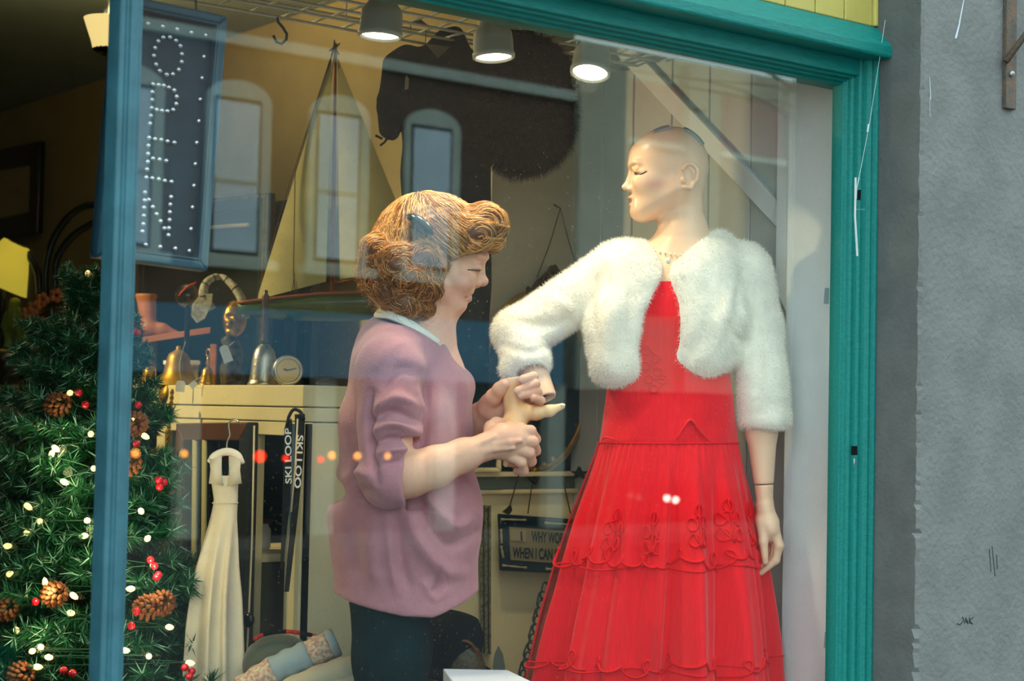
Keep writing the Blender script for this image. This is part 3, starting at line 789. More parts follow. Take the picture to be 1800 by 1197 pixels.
# strips of tape on the crown
M_tape = mat('grey_tape', '#8fa3ad', rough=.5)
def cap_pt(px, py, d, lift=1.5):
    c = Q(1182, 291); p = Q(px, py, d)-c; r = np.array([64, 55, 69])*s_; k = np.sqrt(((p/r)**2).sum()); return c+p/k*(1+lift/60)
for a, b, w, lb in (((1138, 232), (1176, 222), 30, 'grey tape strip at the front of the crown'), ((1203, 222), (1240, 252), 32, 'grey tape strip at the back of the crown')):
    R_ = []
    for t in np.linspace(0, 1, 8):
        px = a[0]+(b[0]-a[0])*t; py = a[1]+(b[1]-a[1])*t
        R_.append([cap_pt(px, py, dd, l) for dd, l in ((-w, 1.0), (-w, 3.4), (0, 3.4), (w, 3.4), (w, 1.0), (0, 1.0))])
    o = mk('tape_strip', loft(R_), M_tape, man, cam=True); o['label'] = lb
# torso under the clothes
v = Vol(Q(1000, 830, -130), Q(1340, 440, 130), .005)
v.rc(Q(1110, 480, 5), Q(1290, 478, 5), 30*s_, 30*s_, .02)
v.el(Q(1176, 560, 0), np.array([90, 56, 80])*s_, .015); v.el(Q(1176, 670), np.array([84, 50, 110])*s_, .02); v.el(Q(1176, 800), np.array([95, 60, 80])*s_, .03)
mk('torso', v.mesh(), M_manq, man, smooth=True, cam=True)
paint(bpy.data.objects[man.children[-1].name], np.tile(SK, (len(man.children[-1].data.vertices), 1)))
# hanging arm (image right) and its hand below a wrist seam
v = Vol(Q(1270, 860, -70), Q(1390, 450, 70), .003)
v.chain(Q.many([(1308, 480, 0), (1330, 640, 5), (1338, 760, -5), (1341, 850, -12)]), np.array([36, 30, 27, 17])*s_, .01)
v.plane(Q(1341, 850, -12), Q(1342, 870)-Q(1341, 850), .0005)
V, F = v.mesh(); V = relax(V, F, 1)
o = mk('arm', (V, F), M_manq, man, smooth=True, cam=True); paint(o, np.tile(SK, (len(V), 1)))
v = Vol(Q(1300, 1040, -70), Q(1400, 840, 50), .0017)
v.rc(Q(1341, 849, -12), Q(1343, 892, -14), 16.6*s_, 13.5*s_, .004)
v.chain(Q.many([(1343, 890, -14), (1347, 918, -14), (1350, 938, -12)]), np.array([14, 19, 15])*s_, 8*s_)
v.rc(Q(1340, 910, -4), Q(1352, 930, -22), 13*s_, 13*s_, 8*s_)
v.chain(Q.many([(1337, 915, -20), (1338, 950, -26), (1341, 985, -28)]), np.array([11, 8, 5.5])*s_, 4*s_)      # thumb
v.chain(Q.many([(1358, 930, -18), (1366, 957, -22), (1361, 983, -18), (1336, 1006, -12)]), np.array([10, 8, 6.8, 4.8])*s_, 3.5*s_)
v.chain(Q.many([(1357, 932, -8), (1363, 960, -8), (1356, 985, -4), (1334, 1000, 0)]), np.array([9.5, 8, 6.5, 4.6])*s_, 3*s_)
v.chain(Q.many([(1354, 932, 3), (1358, 958, 6), (1350, 980, 9), (1331, 993, 12)]), np.array([9, 7.6, 6.2, 4.6])*s_, 3*s_)
v.chain(Q.many([(1350, 930, 12), (1352, 953, 16), (1344, 972, 19), (1330, 984, 21)]), np.array([8, 6.8, 5.6, 4.2])*s_, 3*s_)
v.plane(Q(1341, 851.5, -12), Q(1341, 840)-Q(1342, 860), .0005)
V, F = v.mesh(); V = relax(V, F, 1)
o = mk('hand', (V, F), M_manq, man, smooth=True, cam=True); paint(o, tinted(V, [(Q(1341, 981, -32), np.array([8, 8, 9])*s_, '#e0a67c', .8)]))
# raised arm (image left) ending in a hollow stump
v = Vol(Q(870, 760, -110), Q(1110, 430, 60), .003)
v.rc(Q(1085, 480, 0), Q(912, 588, -5), 36*s_, 30*s_, .01)
ST0 = Q(912, 590, -8); ST1 = Q(957, 702, -55); sd_ = (ST1-ST0)/np.linalg.norm(ST1-ST0)
v.rc(ST0, ST1+sd_*.02, 30*s_, 20*s_, .01)
v.plane(ST1, sd_, .0005)
v.rc(ST1-sd_*.03, ST1+sd_*.05, 15*s_, 15*s_, .0005, 'sub')
V, F = v.mesh(); V = relax(V, F, 1)
o = mk('arm', (V, F), M_manq, man, smooth=True, cam=True); paint(o, np.tile(SK, (len(V), 1))); o['label'] = 'raised arm ending in a hollow stump without its hand'
x, y = frame_of(sd_); o = mk('socket', lathe([(.0, 0), (14*s_, 0), (14.5*s_, .004), (12*s_, .012), (5*s_, .013), (4*s_, .020), (0, .021)], ST1-sd_*.026, 20, np.stack([x, y, sd_], 1), cap=False), mat('dark_steel', '#3a3c3c', rough=.35, metal=.8), man, smooth=True, cam=True)
mk('steel_pin', tube([Q(897, 655, -40), Q(893, 662, -48)], .003, 8), mat('chrome', '#c8d0d0', rough=.15, metal=1), man, cam=True, smooth=True)
# stand and legs out of frame
v = Vol(Q(1060, 1200, -120), Q(1290, 800, 120), .008)
for e in (-1, 1): v.rc(Q(1176+e*45, 800), Q(1176+e*45, 1190), 55*s_, 45*s_, .02)
o = mk('legs', v.mesh(), M_manq, man, smooth=True, cam=True); paint(o, np.tile(SK, (len(o.data.vertices), 1)))
bx = L(1170, 900, YM)
for e in (-1, 1):
    mk('lower_leg', tube([(bx[0]+e*.05, YM, 1.1), (bx[0]+e*.05, YM, .95), (bx[0]+e*.045, YM+.01, .75), (bx[0]+e*.04, YM, .5)], [.06, .05, .045, .03], 14), mat('mannequin_leg', '#ecc498', rough=.33), man, smooth=True, cam=True)
mk('stand', lathe([(.16, 0), (.16, .012), (.02, .018), (.012, .03), (.012, .5)], (bx[0], YM+.05, ZF), 32), mat('dark_steel', '#3a3c3c'), man, smooth=True, cam=True)

# ------------------------------------------------------------------ red dress
M_red = mat('red_cotton', '#ea0f1e', rough=.65, spec=.12, var=.05, vscale=30, stretch=(6, 6, .6), sheen=.2, bump=.25, bscale=90)
M_redcord = mat('red_cord', '#e0121c', rough=.6, spec=.12)
M_sheer = mat('red_voile', '#d5142a', rough=.7, alpha=.72)
dr = thing('red_dress', 'red tiered dress with looped cord embroidery worn by the mannequin', 'dress', tuple(base+np.array([0, 0, .3])))
NT = 260; TH = np.linspace(0, 2*math.pi, NT, endpoint=False)
def ease(a, b, t): return a+(b-a)*t
rows = [(500, 1172, 106, 74), (530, 1172, 112, 82), (565, 1173, 114, 86), (620, 1175, 107, 76), (660, 1176, 107, 74), (700, 1177, 112, 76), (740, 1176, 117, 80), (776, 1175, 122, 84)]
def ring(y, cx, hw, dp, fold=None):
    out = []
    for i, t in enumerate(TH):
        f = 0 if fold is None else fold(t)
        out.append(Q(cx+(hw+f)*math.sin(t), y, -(dp+f*.9)*math.cos(t)))
    return out
R_ = []
for yy in np.linspace(500, 778, 40):
    a = [np.interp(yy, [r[0] for r in rows], [r[i] for r in rows]) for i in (1, 2, 3)]
    wr = lambda t, yy=yy: 1.2*math.sin(9*t+yy*.05)*max(0, (yy-690)/90)
    R_.append(ring(yy, *a, wr))
R_.append(ring(783, 1175, 119, 81))
mk('bodice', loft(R_, caps=False), M_red, dr, smooth=True, cam=True)
# V-shaped yoke folds over the seam
for pts, r in (([(1180, 772, -86), (1195, 748, -84), (1206, 738, -82), (1222, 758, -80), (1240, 776, -76)], 4), ([(1078, 772, -60), (1062, 768, -45), (1056, 774, -35)], 3)):
    mk('gather_fold', tube(spline(Q.many(pts), 14), [r*s_*(.3+.7*math.sin(math.pi*i/13)) for i in range(14)], 8, flat=.6), M_red, dr, smooth=True, cam=True)
def fold(t, y):
    g = min(1, max(0, (y-778)/140)); a = (5+21*min(1, max(0, (y-800)/330)))*g**.6
    q = math.sin(8*t+.6)+.55*math.sin(15*t+1.9+.4*math.sin(3*t))+.35*math.sin(27*t+.3)
    q2 = math.copysign(abs(q)**.8, q)
    deep = -4.6*math.exp(-((t-.05)/.10)**2)+1.2*math.exp(-((t-.30)/.10)**2)+.9*math.exp(-((t+.28)/.16)**2)-1.3*math.exp(-((t-.62)/.06)**2)-1.2*math.exp(-((t+.62)/.07)**2)
    fine = 1.6*math.sin(60*t+.5*math.sin(9*t))*math.exp(-((y-790)/40)**2)
    return a*(.65*q2+deep*.6)+fine
srows = [(776, 1175, 121, 84), (800, 1174, 127, 92), (850, 1170, 141, 106), (900, 1166, 155, 118), (985, 1161, 176, 134), (1080, 1154, 193, 148), (1197, 1146, 210, 162), (1330, 1140, 226, 174)]
def skirt(t, y, out=0, fs=1):
    cx, hw, dp = [np.interp(y, [r[0] for r in srows], [r[i] for r in srows]) for i in (1, 2, 3)]
    f = fold(t, y)*fs+out
    return Q(cx+(hw+f)*math.sin(t), y, -(dp+f*.9)*math.cos(t))
ys = np.concatenate([np.linspace(776, 830, 14), np.linspace(838, 1330, 60)])
# front panel is opaque; the far left of the back layer is sheer voile over it
mk('skirt', loft([[skirt(t, y, -(14 if math.sin(t) < -.2 else 0)*min(1, max(0, -math.sin(t)-.2)*2)*min(1, (y-776)/250)) for t in TH] for y in ys], caps=False), M_red, dr, smooth=True, cam=True)
mk('voile_layer', loft([[skirt(t, y, 2+10*max(0, -math.sin(t+.35))**2*min(1, (y-776)/300), .35) for t in np.linspace(math.pi*.95, math.pi*1.55, 60)] for y in ys], closed=False), M_sheer, dr, smooth=True, cam=True)
mk('waist_seam', tube([skirt(t, 778, 1.5, 0) for t in TH], 1.3*s_, 6, closed=True), M_redcord, dr, smooth=True, cam=True)
for ysm in (988, 1158):
    mk('tier_seam', tube([skirt(t, ysm+4*math.sin(7*t), 1.0) for t in TH], 1.5*s_, 6, closed=True), M_redcord, dr, smooth=True, cam=True)
# looped soutache cord round each tier
def cord(t0, t1, yb, loops, ph=0):
    pts = []
    for q in np.linspace(0, 1, loops*22):
        a = q*loops*2*math.pi+ph; big = 1+.5*math.sin(a*.31+ph)
        t = t0+(t1-t0)*q-.055*math.sin(a)*big; y = yb-11*math.cos(a)*big+7*math.sin(a*.23)
        pts.append(skirt(t, y, 2.2))
    return tube(pts, 2.4*s_, 6)
mk('cord_trim', cord(-1.35, 1.45, 972, 15, .4), M_redcord, dr, smooth=True, cam=True)
mk('cord_trim', cord(-1.35, 1.45, 1150, 13, 1.9), M_redcord, dr, smooth=True, cam=True)
def sprig(tc, yc, sc):
    pts = []
    for cx, cy, r, a0, a1 in ((0, 44, 0, 0, 0), (.0, 20, 0, 0, 0)): pts.append((cx, cy))
    for (ox, oy) in ((-.07, 2), (.0, -22), (.07, 2), (-.055, 30), (.055, 30)):
        pts.append((0, oy+8))
        for a in np.linspace(0, 2*math.pi, 12): pts.append((ox+.042*math.sin(a), oy-11*math.cos(a)))
    P3 = [skirt(tc+x*sc, yc+y*sc, 2.2) for x, y in pts]
    return tube(spline(P3, 150), 1.8*s_, 6)
for tc, yc in ((-.60, 920), (-.17, 925), (.30, 912), (.72, 905), (1.2, 915)):
    mk('cord_sprig', sprig(tc, yc, .95), M_redcord, dr, smooth=True, cam=True)
pts = []
for (cx, cy) in ((1131, 618), (1146, 632), (1130, 645), (1150, 655), (1135, 668), (1158, 668), (1143, 684)):
    for a in np.linspace(0, 2*math.pi, 10): pts.append((cx+7*math.cos(a), cy+7*math.sin(a)))
def bod(px, py):
    a = [np.interp(py, [r[0] for r in rows], [r[i] for r in rows]) for i in (1, 2, 3)]; t = math.asin(max(-1, min(1, (px-a[0])/a[1])))
    return Q(px, py, -(a[2]+1.5)*math.cos(t))
mk('cord_sprig', tube(spline([bod(*p) for p in pts], 160), 1.6*s_, 6), M_redcord, dr, smooth=True, cam=True)

# ------------------------------------------------------------------ white fur jacket
M_fur = mat('white_plush', '#f4efe2', rough=.9, spec=.1, sheen=.6, var=.05, vscale=25, bump=.6, bscale=160)
jk = thing('fur_jacket', 'cropped white plush fur jacket fastened at the neck of the mannequin', 'jacket', tuple(base+np.array([0, 0, .9])))
v = Vol(Q(845, 790, -150), Q(1410, 395, 150), .0042)
v.rc(Q(1100, 472, 4), Q(1268, 470, 4), 50*s_, 50*s_, .01)
v.chain(Q.many([(1100, 490, -18), (1094, 560, -30), (1092, 612, -26)]), np.array([66, 66, 62])*s_, 20*s_)
v.chain(Q.many([(1240, 482, -16), (1240, 560, -28), (1238, 600, -22)]), np.array([66, 70, 66])*s_, 20*s_)
v.rc(Q(1128, 505, -42), Q(1082, 640, -46), 45*s_, 36*s_, 20*s_)
v.rc(Q(1205, 500, -42), Q(1225, 625, -46), 45*s_, 42*s_, 20*s_)
v.rc(Q(1120, 640, -52), Q(1060, 652, -30), 24*s_, 24*s_, 14*s_)
v.rc(Q(1185, 630, -48), Q(1280, 618, -20), 26*s_, 26*s_, 14*s_)
v.rc(Q(1300, 560, -10), Q(1296, 610, -6), 22*s_, 20*s_, 14*s_)
v.el(Q(1168, 560, 38), np.array([132, 62, 110])*s_, 20*s_)
v.rc(Q(1225, 432, 10), Q(1265, 428, 0), 22*s_, 24*s_, 12*s_)
# neckline and front opening
v.poly([Q(*p)[[0, 2]] for p in [(1150, 360), (1140, 432), (1162, 467), (1166, 474), (1125, 553), (1117, 610), (1121, 720), (1167, 720), (1156, 640), (1171, 545), (1169, 474), (1172, 466), (1240, 415), (1250, 360)]], Q(0, 0, -200)[1], Q(0, 0, 8)[1], 9*s_)
v.rc(Q(1199, 380), Q(1190, 455), 38*s_, 42*s_, 8*s_, 'sub')
# sleeves
v.rc(Q(1082, 476, 0), Q(914, 588, -8), 50*s_, 46*s_, 10*s_)
v.rc(Q(912, 588, -8), Q(924, 630, -38), 47*s_, 41*s_, 8*s_)
v.rc(Q(900, 650, -42), Q(945, 645, -40), 22*s_, 20*s_, 10*s_)
v.chain(Q.many([(1306, 474, 4), (1330, 570, 6), (1338, 650, 0), (1343, 735, -6)]), np.array([52, 46, 44, 46])*s_, 7*s_)
v.plane(Q(1340, 757), (0, 0, -1), 14*s_)
v.rc(Q(932, 655, -44), Q(950, 720, -60), 27*s_, 26*s_, 7*s_, 'sub')
v.rc(Q(1343, 745, -6), Q(1343, 800, -6), 32*s_, 32*s_, 6*s_, 'sub')
v.warp(lambda X, Y, Z: .0030*wav(X, Y, Z, 38)+.0012*wav(X, Y, Z, 95, 1.))
V, F = v.mesh(); V = relax(V, F, 1)
V = folds(V, F, [([(1062, 470), (1040, 530), (1048, 600)], -.010, 8), ([(1085, 500), (1068, 580), (1060, 650)], .006, 14), ([(1120, 500), (1098, 570), (1085, 650)], -.004, 12), ([(1303, 470), (1296, 545), (1306, 610)], -.008, 8), ([(1290, 500), (1265, 580), (1235, 645)], .008, 11), ([(1268, 560), (1295, 590), (1312, 600)], -.007, 7), ([(1270, 500), (1240, 570), (1205, 640)], -.005, 10), ([(1330, 540), (1338, 640), (1330, 720)], -.005, 8), ([(890, 560), (950, 570), (1015, 555)], -.008, 8), ([(900, 585), (960, 590), (1005, 580)], .006, 9), ([(880, 605), (930, 618), (972, 605)], -.009, 7), ([(1350, 690), (1345, 720), (1300, 735)], -.004, 7), ([(960, 520), (1000, 540), (1030, 580)], .006, 10)])
mk('shell', (V, F), M_fur, jk, smooth=True, cam=True)
mk('fur_pile', blades(V, F, 90000, .0075, .00045, .5), M_fur, jk, cam=True, stuff=True)
# pearls and clasp
M_pearl = mat('pearl', '#efe6cf', rough=.2, coat=.5)
pn_ = thing('pearl_necklace', 'string of small pearls round the neck of the mannequin', 'necklace', tuple(W(Q(1195, 450, 0))))
from mathutils.kdtree import KDTree
hv = np.array(W(np.zeros(3)))*0; HV = np.array([v_.co[:] for v_ in hd.data.vertices])+OFF[hd.name]
kdh = KDTree(len(HV))
for i_, p_ in enumerate(HV): kdh.insert(p_, i_)
kdh.balance()
pm = setmesh('pearl', *ball((0, 0, 0), 2.4*s_, 8, 6), M_pearl, True)
for k in range(40):
    t = 2*math.pi*k/40; c0_ = Q(1200, 414+20*(1+math.cos(t)), 0)
    for r_ in np.linspace(95, 30, 80):
        p = c0_+np.array([-math.sin(t), -math.cos(t), 0])*r_*s_
        if kdh.find(W(p))[2] < 3.2*s_: break
    inst('pearl', pm, W(p), None, pn_)
mk('clasp', ball(Q(1166, 467, -96), (4.5*s_, 3*s_, 5.5*s_)), M_pearl, jk, smooth=True, cam=True)
# ================================================================== the shopkeeper
YW = 3.59; H_ = PX(YW); E_ = PX(YW, True); w_ = H_.s
wb = W(L(700, 1197, YW)); wb[2] = ZF
wom = thing('person', 'person with wavy auburn hair in a mauve sweater fitting the hand of the mannequin', 'person', tuple(wb))
M_skin = mat('skin', '#d9a488', rough=.5, spec=.35, attr='tint', sub=.12, var=.06, vscale=60, bump=.12, bscale=220)
SKW = np.array(lin('#dcaa90'))
# ---- head, neck, chest
v = Vol(H_(640, 760, -140), H_(875, 335, 140), .0020)
v.el(H_(757, 430), np.array([86, 62, 78])*w_, .01, rot=rotm(0, 18, 0))
v.el(H_(820, 432), np.array([38, 48, 42])*w_, 16*w_)
v.el(H_(806, 484), np.array([36, 42, 50])*w_, 16*w_, rot=rotm(0, 14, 0))
v.el(H_(803, 514), np.array([24, 28, 22])*w_, 12*w_)
v.el(H_(805, 537), np.array([16, 19, 14])*w_, 9*w_)
v.rc(H_(772, 542), H_(795, 549), 22*w_, 12*w_, 12*w_)
for e in (-1, 1):
    v.rc(H_(766, 505, e*44), H_(797, 536, e*13), 19*w_, 13*w_, 14*w_)
    v.el(H_(817, 494, e*28), np.array([18, 13, 16])*w_, 16*w_)
    v.rc(H_(853, 451, e*7), H_(838, 450, e*34), 7*w_, 6*w_, 8*w_)
    v.el(H_(768, 470, e*60), np.array([14, 6, 24])*w_, 5*w_)
v.rc(H_(846, 458), H_(846, 488), 6*w_, 8*w_, 8*w_)
v.el(H_(847, 494), np.array([12, 11, 10])*w_, 4*w_)
for e in (-1, 1):
    v.el(H_(837, 498, e*11), np.array([10, 7, 8])*w_, 3*w_)
    v.el(H_(850, 471, e*26), np.array([10, 15, 9])*w_, 9*w_, 'sub')
    v.el(H_(834, 473, e*26), np.array([13, 13, 11])*w_, 4*w_)
    v.rc(H_(840, 463, e*18), H_(834, 464, e*36), 3.5*w_, 3.5*w_, 4*w_)
    v.chain(H_.many([(785, 560, e*26), (775, 580, e*30), (770, 600, e*32)]), [2*w_]*3, 4*w_, 'sub')
v.el(H_(823.5, 513), np.array([8, 14, 5])*w_, 4*w_)
v.el(H_(821, 525.5), np.array([9, 12, 6.4])*w_, 3*w_)
for e in (-1, 1): v.chain(H_.many([(833, 518, 0), (828, 520, e*9), (819, 525, e*18)]), np.array([1.8, 1.8, 1.2])*w_, 2.5*w_, 'sub')
v.rc(H_(768, 536), H_(788, 545), 24*w_, 14*w_, 14*w_)
v.chain(H_.many([(748, 515, 0), (743, 580, 0), (738, 650, 0)]), np.array([48, 52, 70])*w_, 20*w_)
v.chain(H_.many([(756, 545, 0), (766, 592, 0), (776, 650, 0)]), np.array([27, 27, 32])*w_, 16*w_)
v.el(H_(738, 690), np.array([82, 105, 80])*w_, 30*w_)
V1, F1 = v.mesh(); V1 = relax(V1, F1, 2)
tints = [(H_(824, 513.5), np.array([12, 20, 5.5])*w_, '#a84048', 1.0), (H_(822, 525.5), np.array([14, 18, 8])*w_, '#b04a52', 1.0), (H_(828, 518.5), np.array([9, 16, 2.2])*w_, '#6a2c30', .9), (H_(818, 523, -17), np.array([9, 10, 4])*w_, '#7a3a38', .8), (H_(848, 494), np.array([18, 16, 14])*w_, '#d98a76', .6)]
for e in (-1, 1):
    tints += [(H_(814, 496, e*40), np.array([28, 20, 24])*w_, '#cf8676', .6), (H_(839, 477.5, e*30), np.array([15, 24, 4.0])*w_, '#4a2c26', 1.0), (H_(838, 469, e*30), np.array([13, 14, 6])*w_, '#c08a7c', .6), (H_(848, 449, e*20), np.array([20, 24, 5])*w_, '#8a5c3a', .9), (H_(790, 520, e*40), np.array([26, 20, 26])*w_, '#cd8f7c', .5)]
tints += [(H_(775, 570, -30), np.array([30, 40, 40])*w_, '#cf9078', .5)]
def skin_tint(V, bl):
    c = np.tile(SKW, (len(V), 1))
    for p, r, col, st in bl:
        q = np.clip(1-np.sqrt((((V-p)/r)**2).sum(1)), 0, 1); q = q*q*(3-2*q)*st
        c = c*(1-q[:, None])+np.array(lin(col))*q[:, None]
    return c
C1 = skin_tint(V1, tints)
# ---- near arm and hand
def arm_near():
    v = Vol(E_(655, 900, -235), E_(965, 590, -20), .0021)
    v.chain(E_.many([(693, 690, -138), (690, 842, -166)]), np.array([30, 34])*w_, .01)
    v.chain(E_.many([(692, 840, -165), (722, 834, -164), (765, 820, -156), (815, 800, -135), (852, 786, -116)]), np.array([36, 36, 33, 27, 21])*w_, 12*w_)
    v.chain(E_.many([(852, 786, -116), (884, 775, -104), (908, 774, -98)]), np.array([22, 27, 24])*w_, 10*w_)
    v.rc(E_(880, 762, -100), E_(915, 757, -96), 16*w_, 14*w_, 8*w_); v.rc(E_(880, 790, -104), E_(906, 800, -100), 15*w_, 13*w_, 8*w_)
    for pts, r in (([(908, 756, -100), (932, 758, -96), (941, 772, -78), (928, 780, -56)], 9.6), ([(910, 772, -106), (936, 777, -103), (941, 792, -84), (927, 797, -60)], 9.8), ([(906, 788, -108), (930, 796, -105), (934, 811, -88), (920, 813, -64)], 9.2), ([(898, 802, -106), (917, 813, -105), (921, 827, -92), (909, 828, -72)], 8.2)):
        v.chain(E_.many(pts), np.array([1.15, 1.05, 1, .88])*r*w_, 1.6*w_)
        v.el(E_(*pts[1]), 1.12*r*w_, 2*w_)
    v.chain(E_.many([(862, 770, -92), (864, 752, -78), (872, 744, -66), (884, 742, -58)]), np.array([15, 12, 10, 8])*w_, 6*w_)
    for pts in ([(800, 800, -166), (835, 783, -145), (868, 768, -131)], [(835, 796, -144), (870, 790, -134), (905, 788, -130)], [(868, 782, -133), (895, 778, -130), (915, 775, -124)]):
        v.chain(E_.many(pts), [2.4*w_]*3, 7*w_)                     # veins and tendons
    V, F = v.mesh(); return relax(V, F, 1), F
V2, F2 = arm_near()
C2 = skin_tint(V2, [(E_(935, 790, -95), np.array([26, 30, 45])*w_, '#d88f7c', .7), (E_(900, 775, -128), np.array([40, 30, 26])*w_, '#d59a86', .6)])
# ---- far arm and hand
def arm_far():
    v = Vol(E_(680, 880, -120), E_(965, 590, 190), .0021)
    v.chain(E_.many([(703, 690, 136), (735, 830, 150)]), np.array([30, 34])*w_, .01)
    v.chain(E_.many([(735, 828, 150), (790, 775, 95), (845, 733, 25)]), np.array([38, 34, 24])*w_, 12*w_)
    v.chain(E_.many([(845, 733, 25), (870, 716, -6), (898, 703, -14)]), np.array([24, 27, 22])*w_, 10*w_)
    v.rc(E_(880, 720, -6), E_(915, 712, -18), 20*w_, 15*w_, 8*w_)
    for pts, r in (([(902, 690, -14), (931, 674, -30), (938, 662, -60), (919, 667, -80)], 8.8), ([(906, 700, -14), (938, 688, -34), (941, 675, -68), (911, 687, -86)], 8.6), ([(906, 708, -14), (943, 701, -36), (945, 689, -68), (917, 695, -86)], 8.2), ([(906, 716, -12), (945, 713, -38), (951, 704, -66), (938, 700, -80)], 7.6)):
        v.chain(E_.many(pts), np.array([1.15, 1.05, 1, .9])*r*w_, 1.4*w_)
    v.chain(E_.many([(858, 718, -16), (868, 698, -40), (879, 684, -56), (887, 676, -62)]), np.array([16, 14, 12, 10])*w_, 6*w_)
    V, F = v.mesh(); return relax(V, F, 1), F
V3, F3 = arm_far()
nails = [(E_(913, 668, -88), np.array([8, 10, 7])*w_, '#f0c8bc', .9), (E_(905, 688, -92), np.array([8, 10, 6])*w_, '#f2d6cc', .9), (E_(911, 696, -92), np.array([8, 10, 6])*w_, '#f2d6cc', .9), (E_(890, 674, -70), np.array([9, 12, 9])*w_, '#e8b0a0', .8)]
C3 = skin_tint(V3, nails+[(E_(930, 690, -70), np.array([40, 40, 40])*w_, '#d98c7a', .6), (E_(860, 715, -20), np.array([50, 50, 40])*w_, '#cf8676', .5)])
VV = np.concatenate([V1, V2, V3]); FF = np.concatenate([F1, F2+len(V1), F3+len(V1)+len(V2)])
body = mk('body', (VV, FF), M_skin, wom, smooth=True, cam=True); paint(body, np.concatenate([C1, C2, C3]))

for e in (-1, 1):
    mk('eyelash', tube(spline(stick(V1, [H_(a, b, e*c) for a, b, c in ((846, 476, 24), (842, 479, 34), (834, 479.5, 42), (826, 476, 46))], .0), 12), 1.0*w_, 6), mat('brown_lash', '#3a2018', rough=.6), wom, smooth=True, cam=True)

# ---- mauve sweater
M_knit = mat('mauve_knit', '#ac7780', rough=.85, spec=.12, sheen=.25, var=.05, vscale=40, bump=.35, bscale=260)
v = Vol(H_(560, 1115, -245), H_(870, 515, 235), .0040)
v.el(H_(708, 640), np.array([92, 120, 85])*w_, .02); v.el(H_(716, 745), np.array([116, 132, 115])*w_, 40*w_); v.el(H_(712, 895), np.array([129, 146, 140])*w_, 40*w_)
v.rc(H_(712, 900), H_(715, 1090), 118*w_, 129*w_, 50*w_)
v.el(H_(690, 592), np.array([54, 50, 44])*w_, 20*w_)
for e in (-1, 1): v.rc(H_(700, 590, e*40), H_(694, 650, e*122), 34*w_, 54*w_, 30*w_)
v.rc(H_(790, 680, -40), H_(800, 680, 40), 34*w_, 34*w_, 30*w_)
for e in (-1, 1):
    sh = H_(694, 655, e*126); el_ = E_(684, 838, -168) if e < 0 else H_(712, 830, 160)
    v.rc(sh, el_, 57*w_, 50*w_, 14*w_)
v.rc(E_(684, 838, -168), E_(722, 836, -167), 50*w_, 46*w_, 10*w_)
# cuff cut, hem cut, waist nip
cp = E_(711, 838, -167); X0 = cp[0]
v.poly([E_(*p, -167)[[0, 2]] for p in ((712, 770), (709, 900), (780, 900), (780, 760))], E_(0, 0, -232)[1], E_(0, 0, -128)[1], 4*w_, 'sub')
v.rc(E_(700, 836, -166), E_(730, 832, -166), 39.5*w_, 39*w_, 2*w_, 'sub')
v.el(H_(588, 862), np.array([26, 150, 18])*w_, 26*w_, 'sub')
hem = [(560, 1035), (600, 1044), (660, 1056), (715, 1070), (765, 1074), (810, 1056), (850, 1034), (880, 1030), (880, 1140), (560, 1140)]
v.poly([H_(*p)[[0, 2]] for p in hem], -9+YW, 9+YW, 5*w_, 'sub')
# neck opening with a shallow V in front
v.chain(H_.many([(742, 500, 0), (752, 560, 0), (778, 600, 0)]), np.array([62, 60, 40])*w_, 6*w_, 'sub'); v.chain(H_.many([(778, 595, 0), (800, 630, 0), (812, 652, 0)]), np.array([36, 20, 8])*w_, 6*w_, 'sub')
for e in (-1, 1): v.chain(H_.many([(668, 534, e*36), (712, 556, e*72), (764, 594, e*54)]), np.array([22, 25, 20])*w_, 8*w_, 'sub')
v.warp(lambda X, Y, Z: .0022*wav(X, Y, Z, 30)+.0010*wav(X, Y, Z, 70, 2.))
V, F = v.mesh(); V = relax(V, F, 2)
V = folds(V, F, [(p_, a_*1.5, g_) for p_, a_, g_ in [
    ([(652, 690), (648, 735), (652, 790), (662, 845)], -.012, 7), ([(650, 742), (690, 722), (738, 742)], -.011, 6), ([(655, 722), (695, 698), (735, 716)], .010, 9), ([(650, 762), (690, 745), (738, 762)], .010, 7), ([(652, 782), (690, 770), (736, 776)], -.010, 6), ([(655, 800), (695, 790), (730, 790)], .008, 7), ([(662, 820), (695, 812), (722, 806)], -.007, 6), ([(665, 640), (700, 600), (730, 600)], .006, 12), ([(668, 690), (700, 650), (738, 655)], -.007, 9), ([(738, 690), (748, 730), (738, 765)], .010, 9),
    ([(735, 870), (752, 900), (785, 950), (800, 958), (838, 935)], -.014, 9), ([(742, 860), (770, 900), (800, 925), (836, 905)], .010, 12), ([(715, 885), (735, 950), (775, 1000), (815, 1010)], .011, 14), ([(770, 1000), (772, 1030), (758, 1042)], -.012, 7), ([(745, 1025), (765, 1055), (785, 1040)], .009, 7),
    ([(660, 895), (654, 970), (662, 1050)], .008, 14), ([(625, 890), (620, 960), (632, 1040)], -.007, 14), ([(700, 900), (702, 980), (725, 1055)], -.008, 12), ([(680, 900), (690, 980), (700, 1060)], .006, 10), ([(612, 870), (640, 862), (668, 880)], -.008, 8), ([(606, 845), (630, 830), (655, 842)], .006, 9), ([(600, 690), (606, 770), (612, 830)], .006, 14),
    ([(760, 640), (778, 720), (790, 820)], .006, 16), ([(745, 660), (750, 740), (742, 800)], -.010, 9), ([(790, 700), (815, 760), (822, 840)], -.004, 14), ([(600, 1030), (680, 1047), (765, 1061), (845, 1022)], -.0015, 3)]], hem=[(560, 1035), (600, 1044), (660, 1056), (715, 1070), (765, 1074), (810, 1056), (850, 1034)])
mk('sweater', (V, F), M_knit, wom, smooth=True, cam=True)
hp = [H_(px, py-3, -sgn*0) for px, py, sgn in ()]
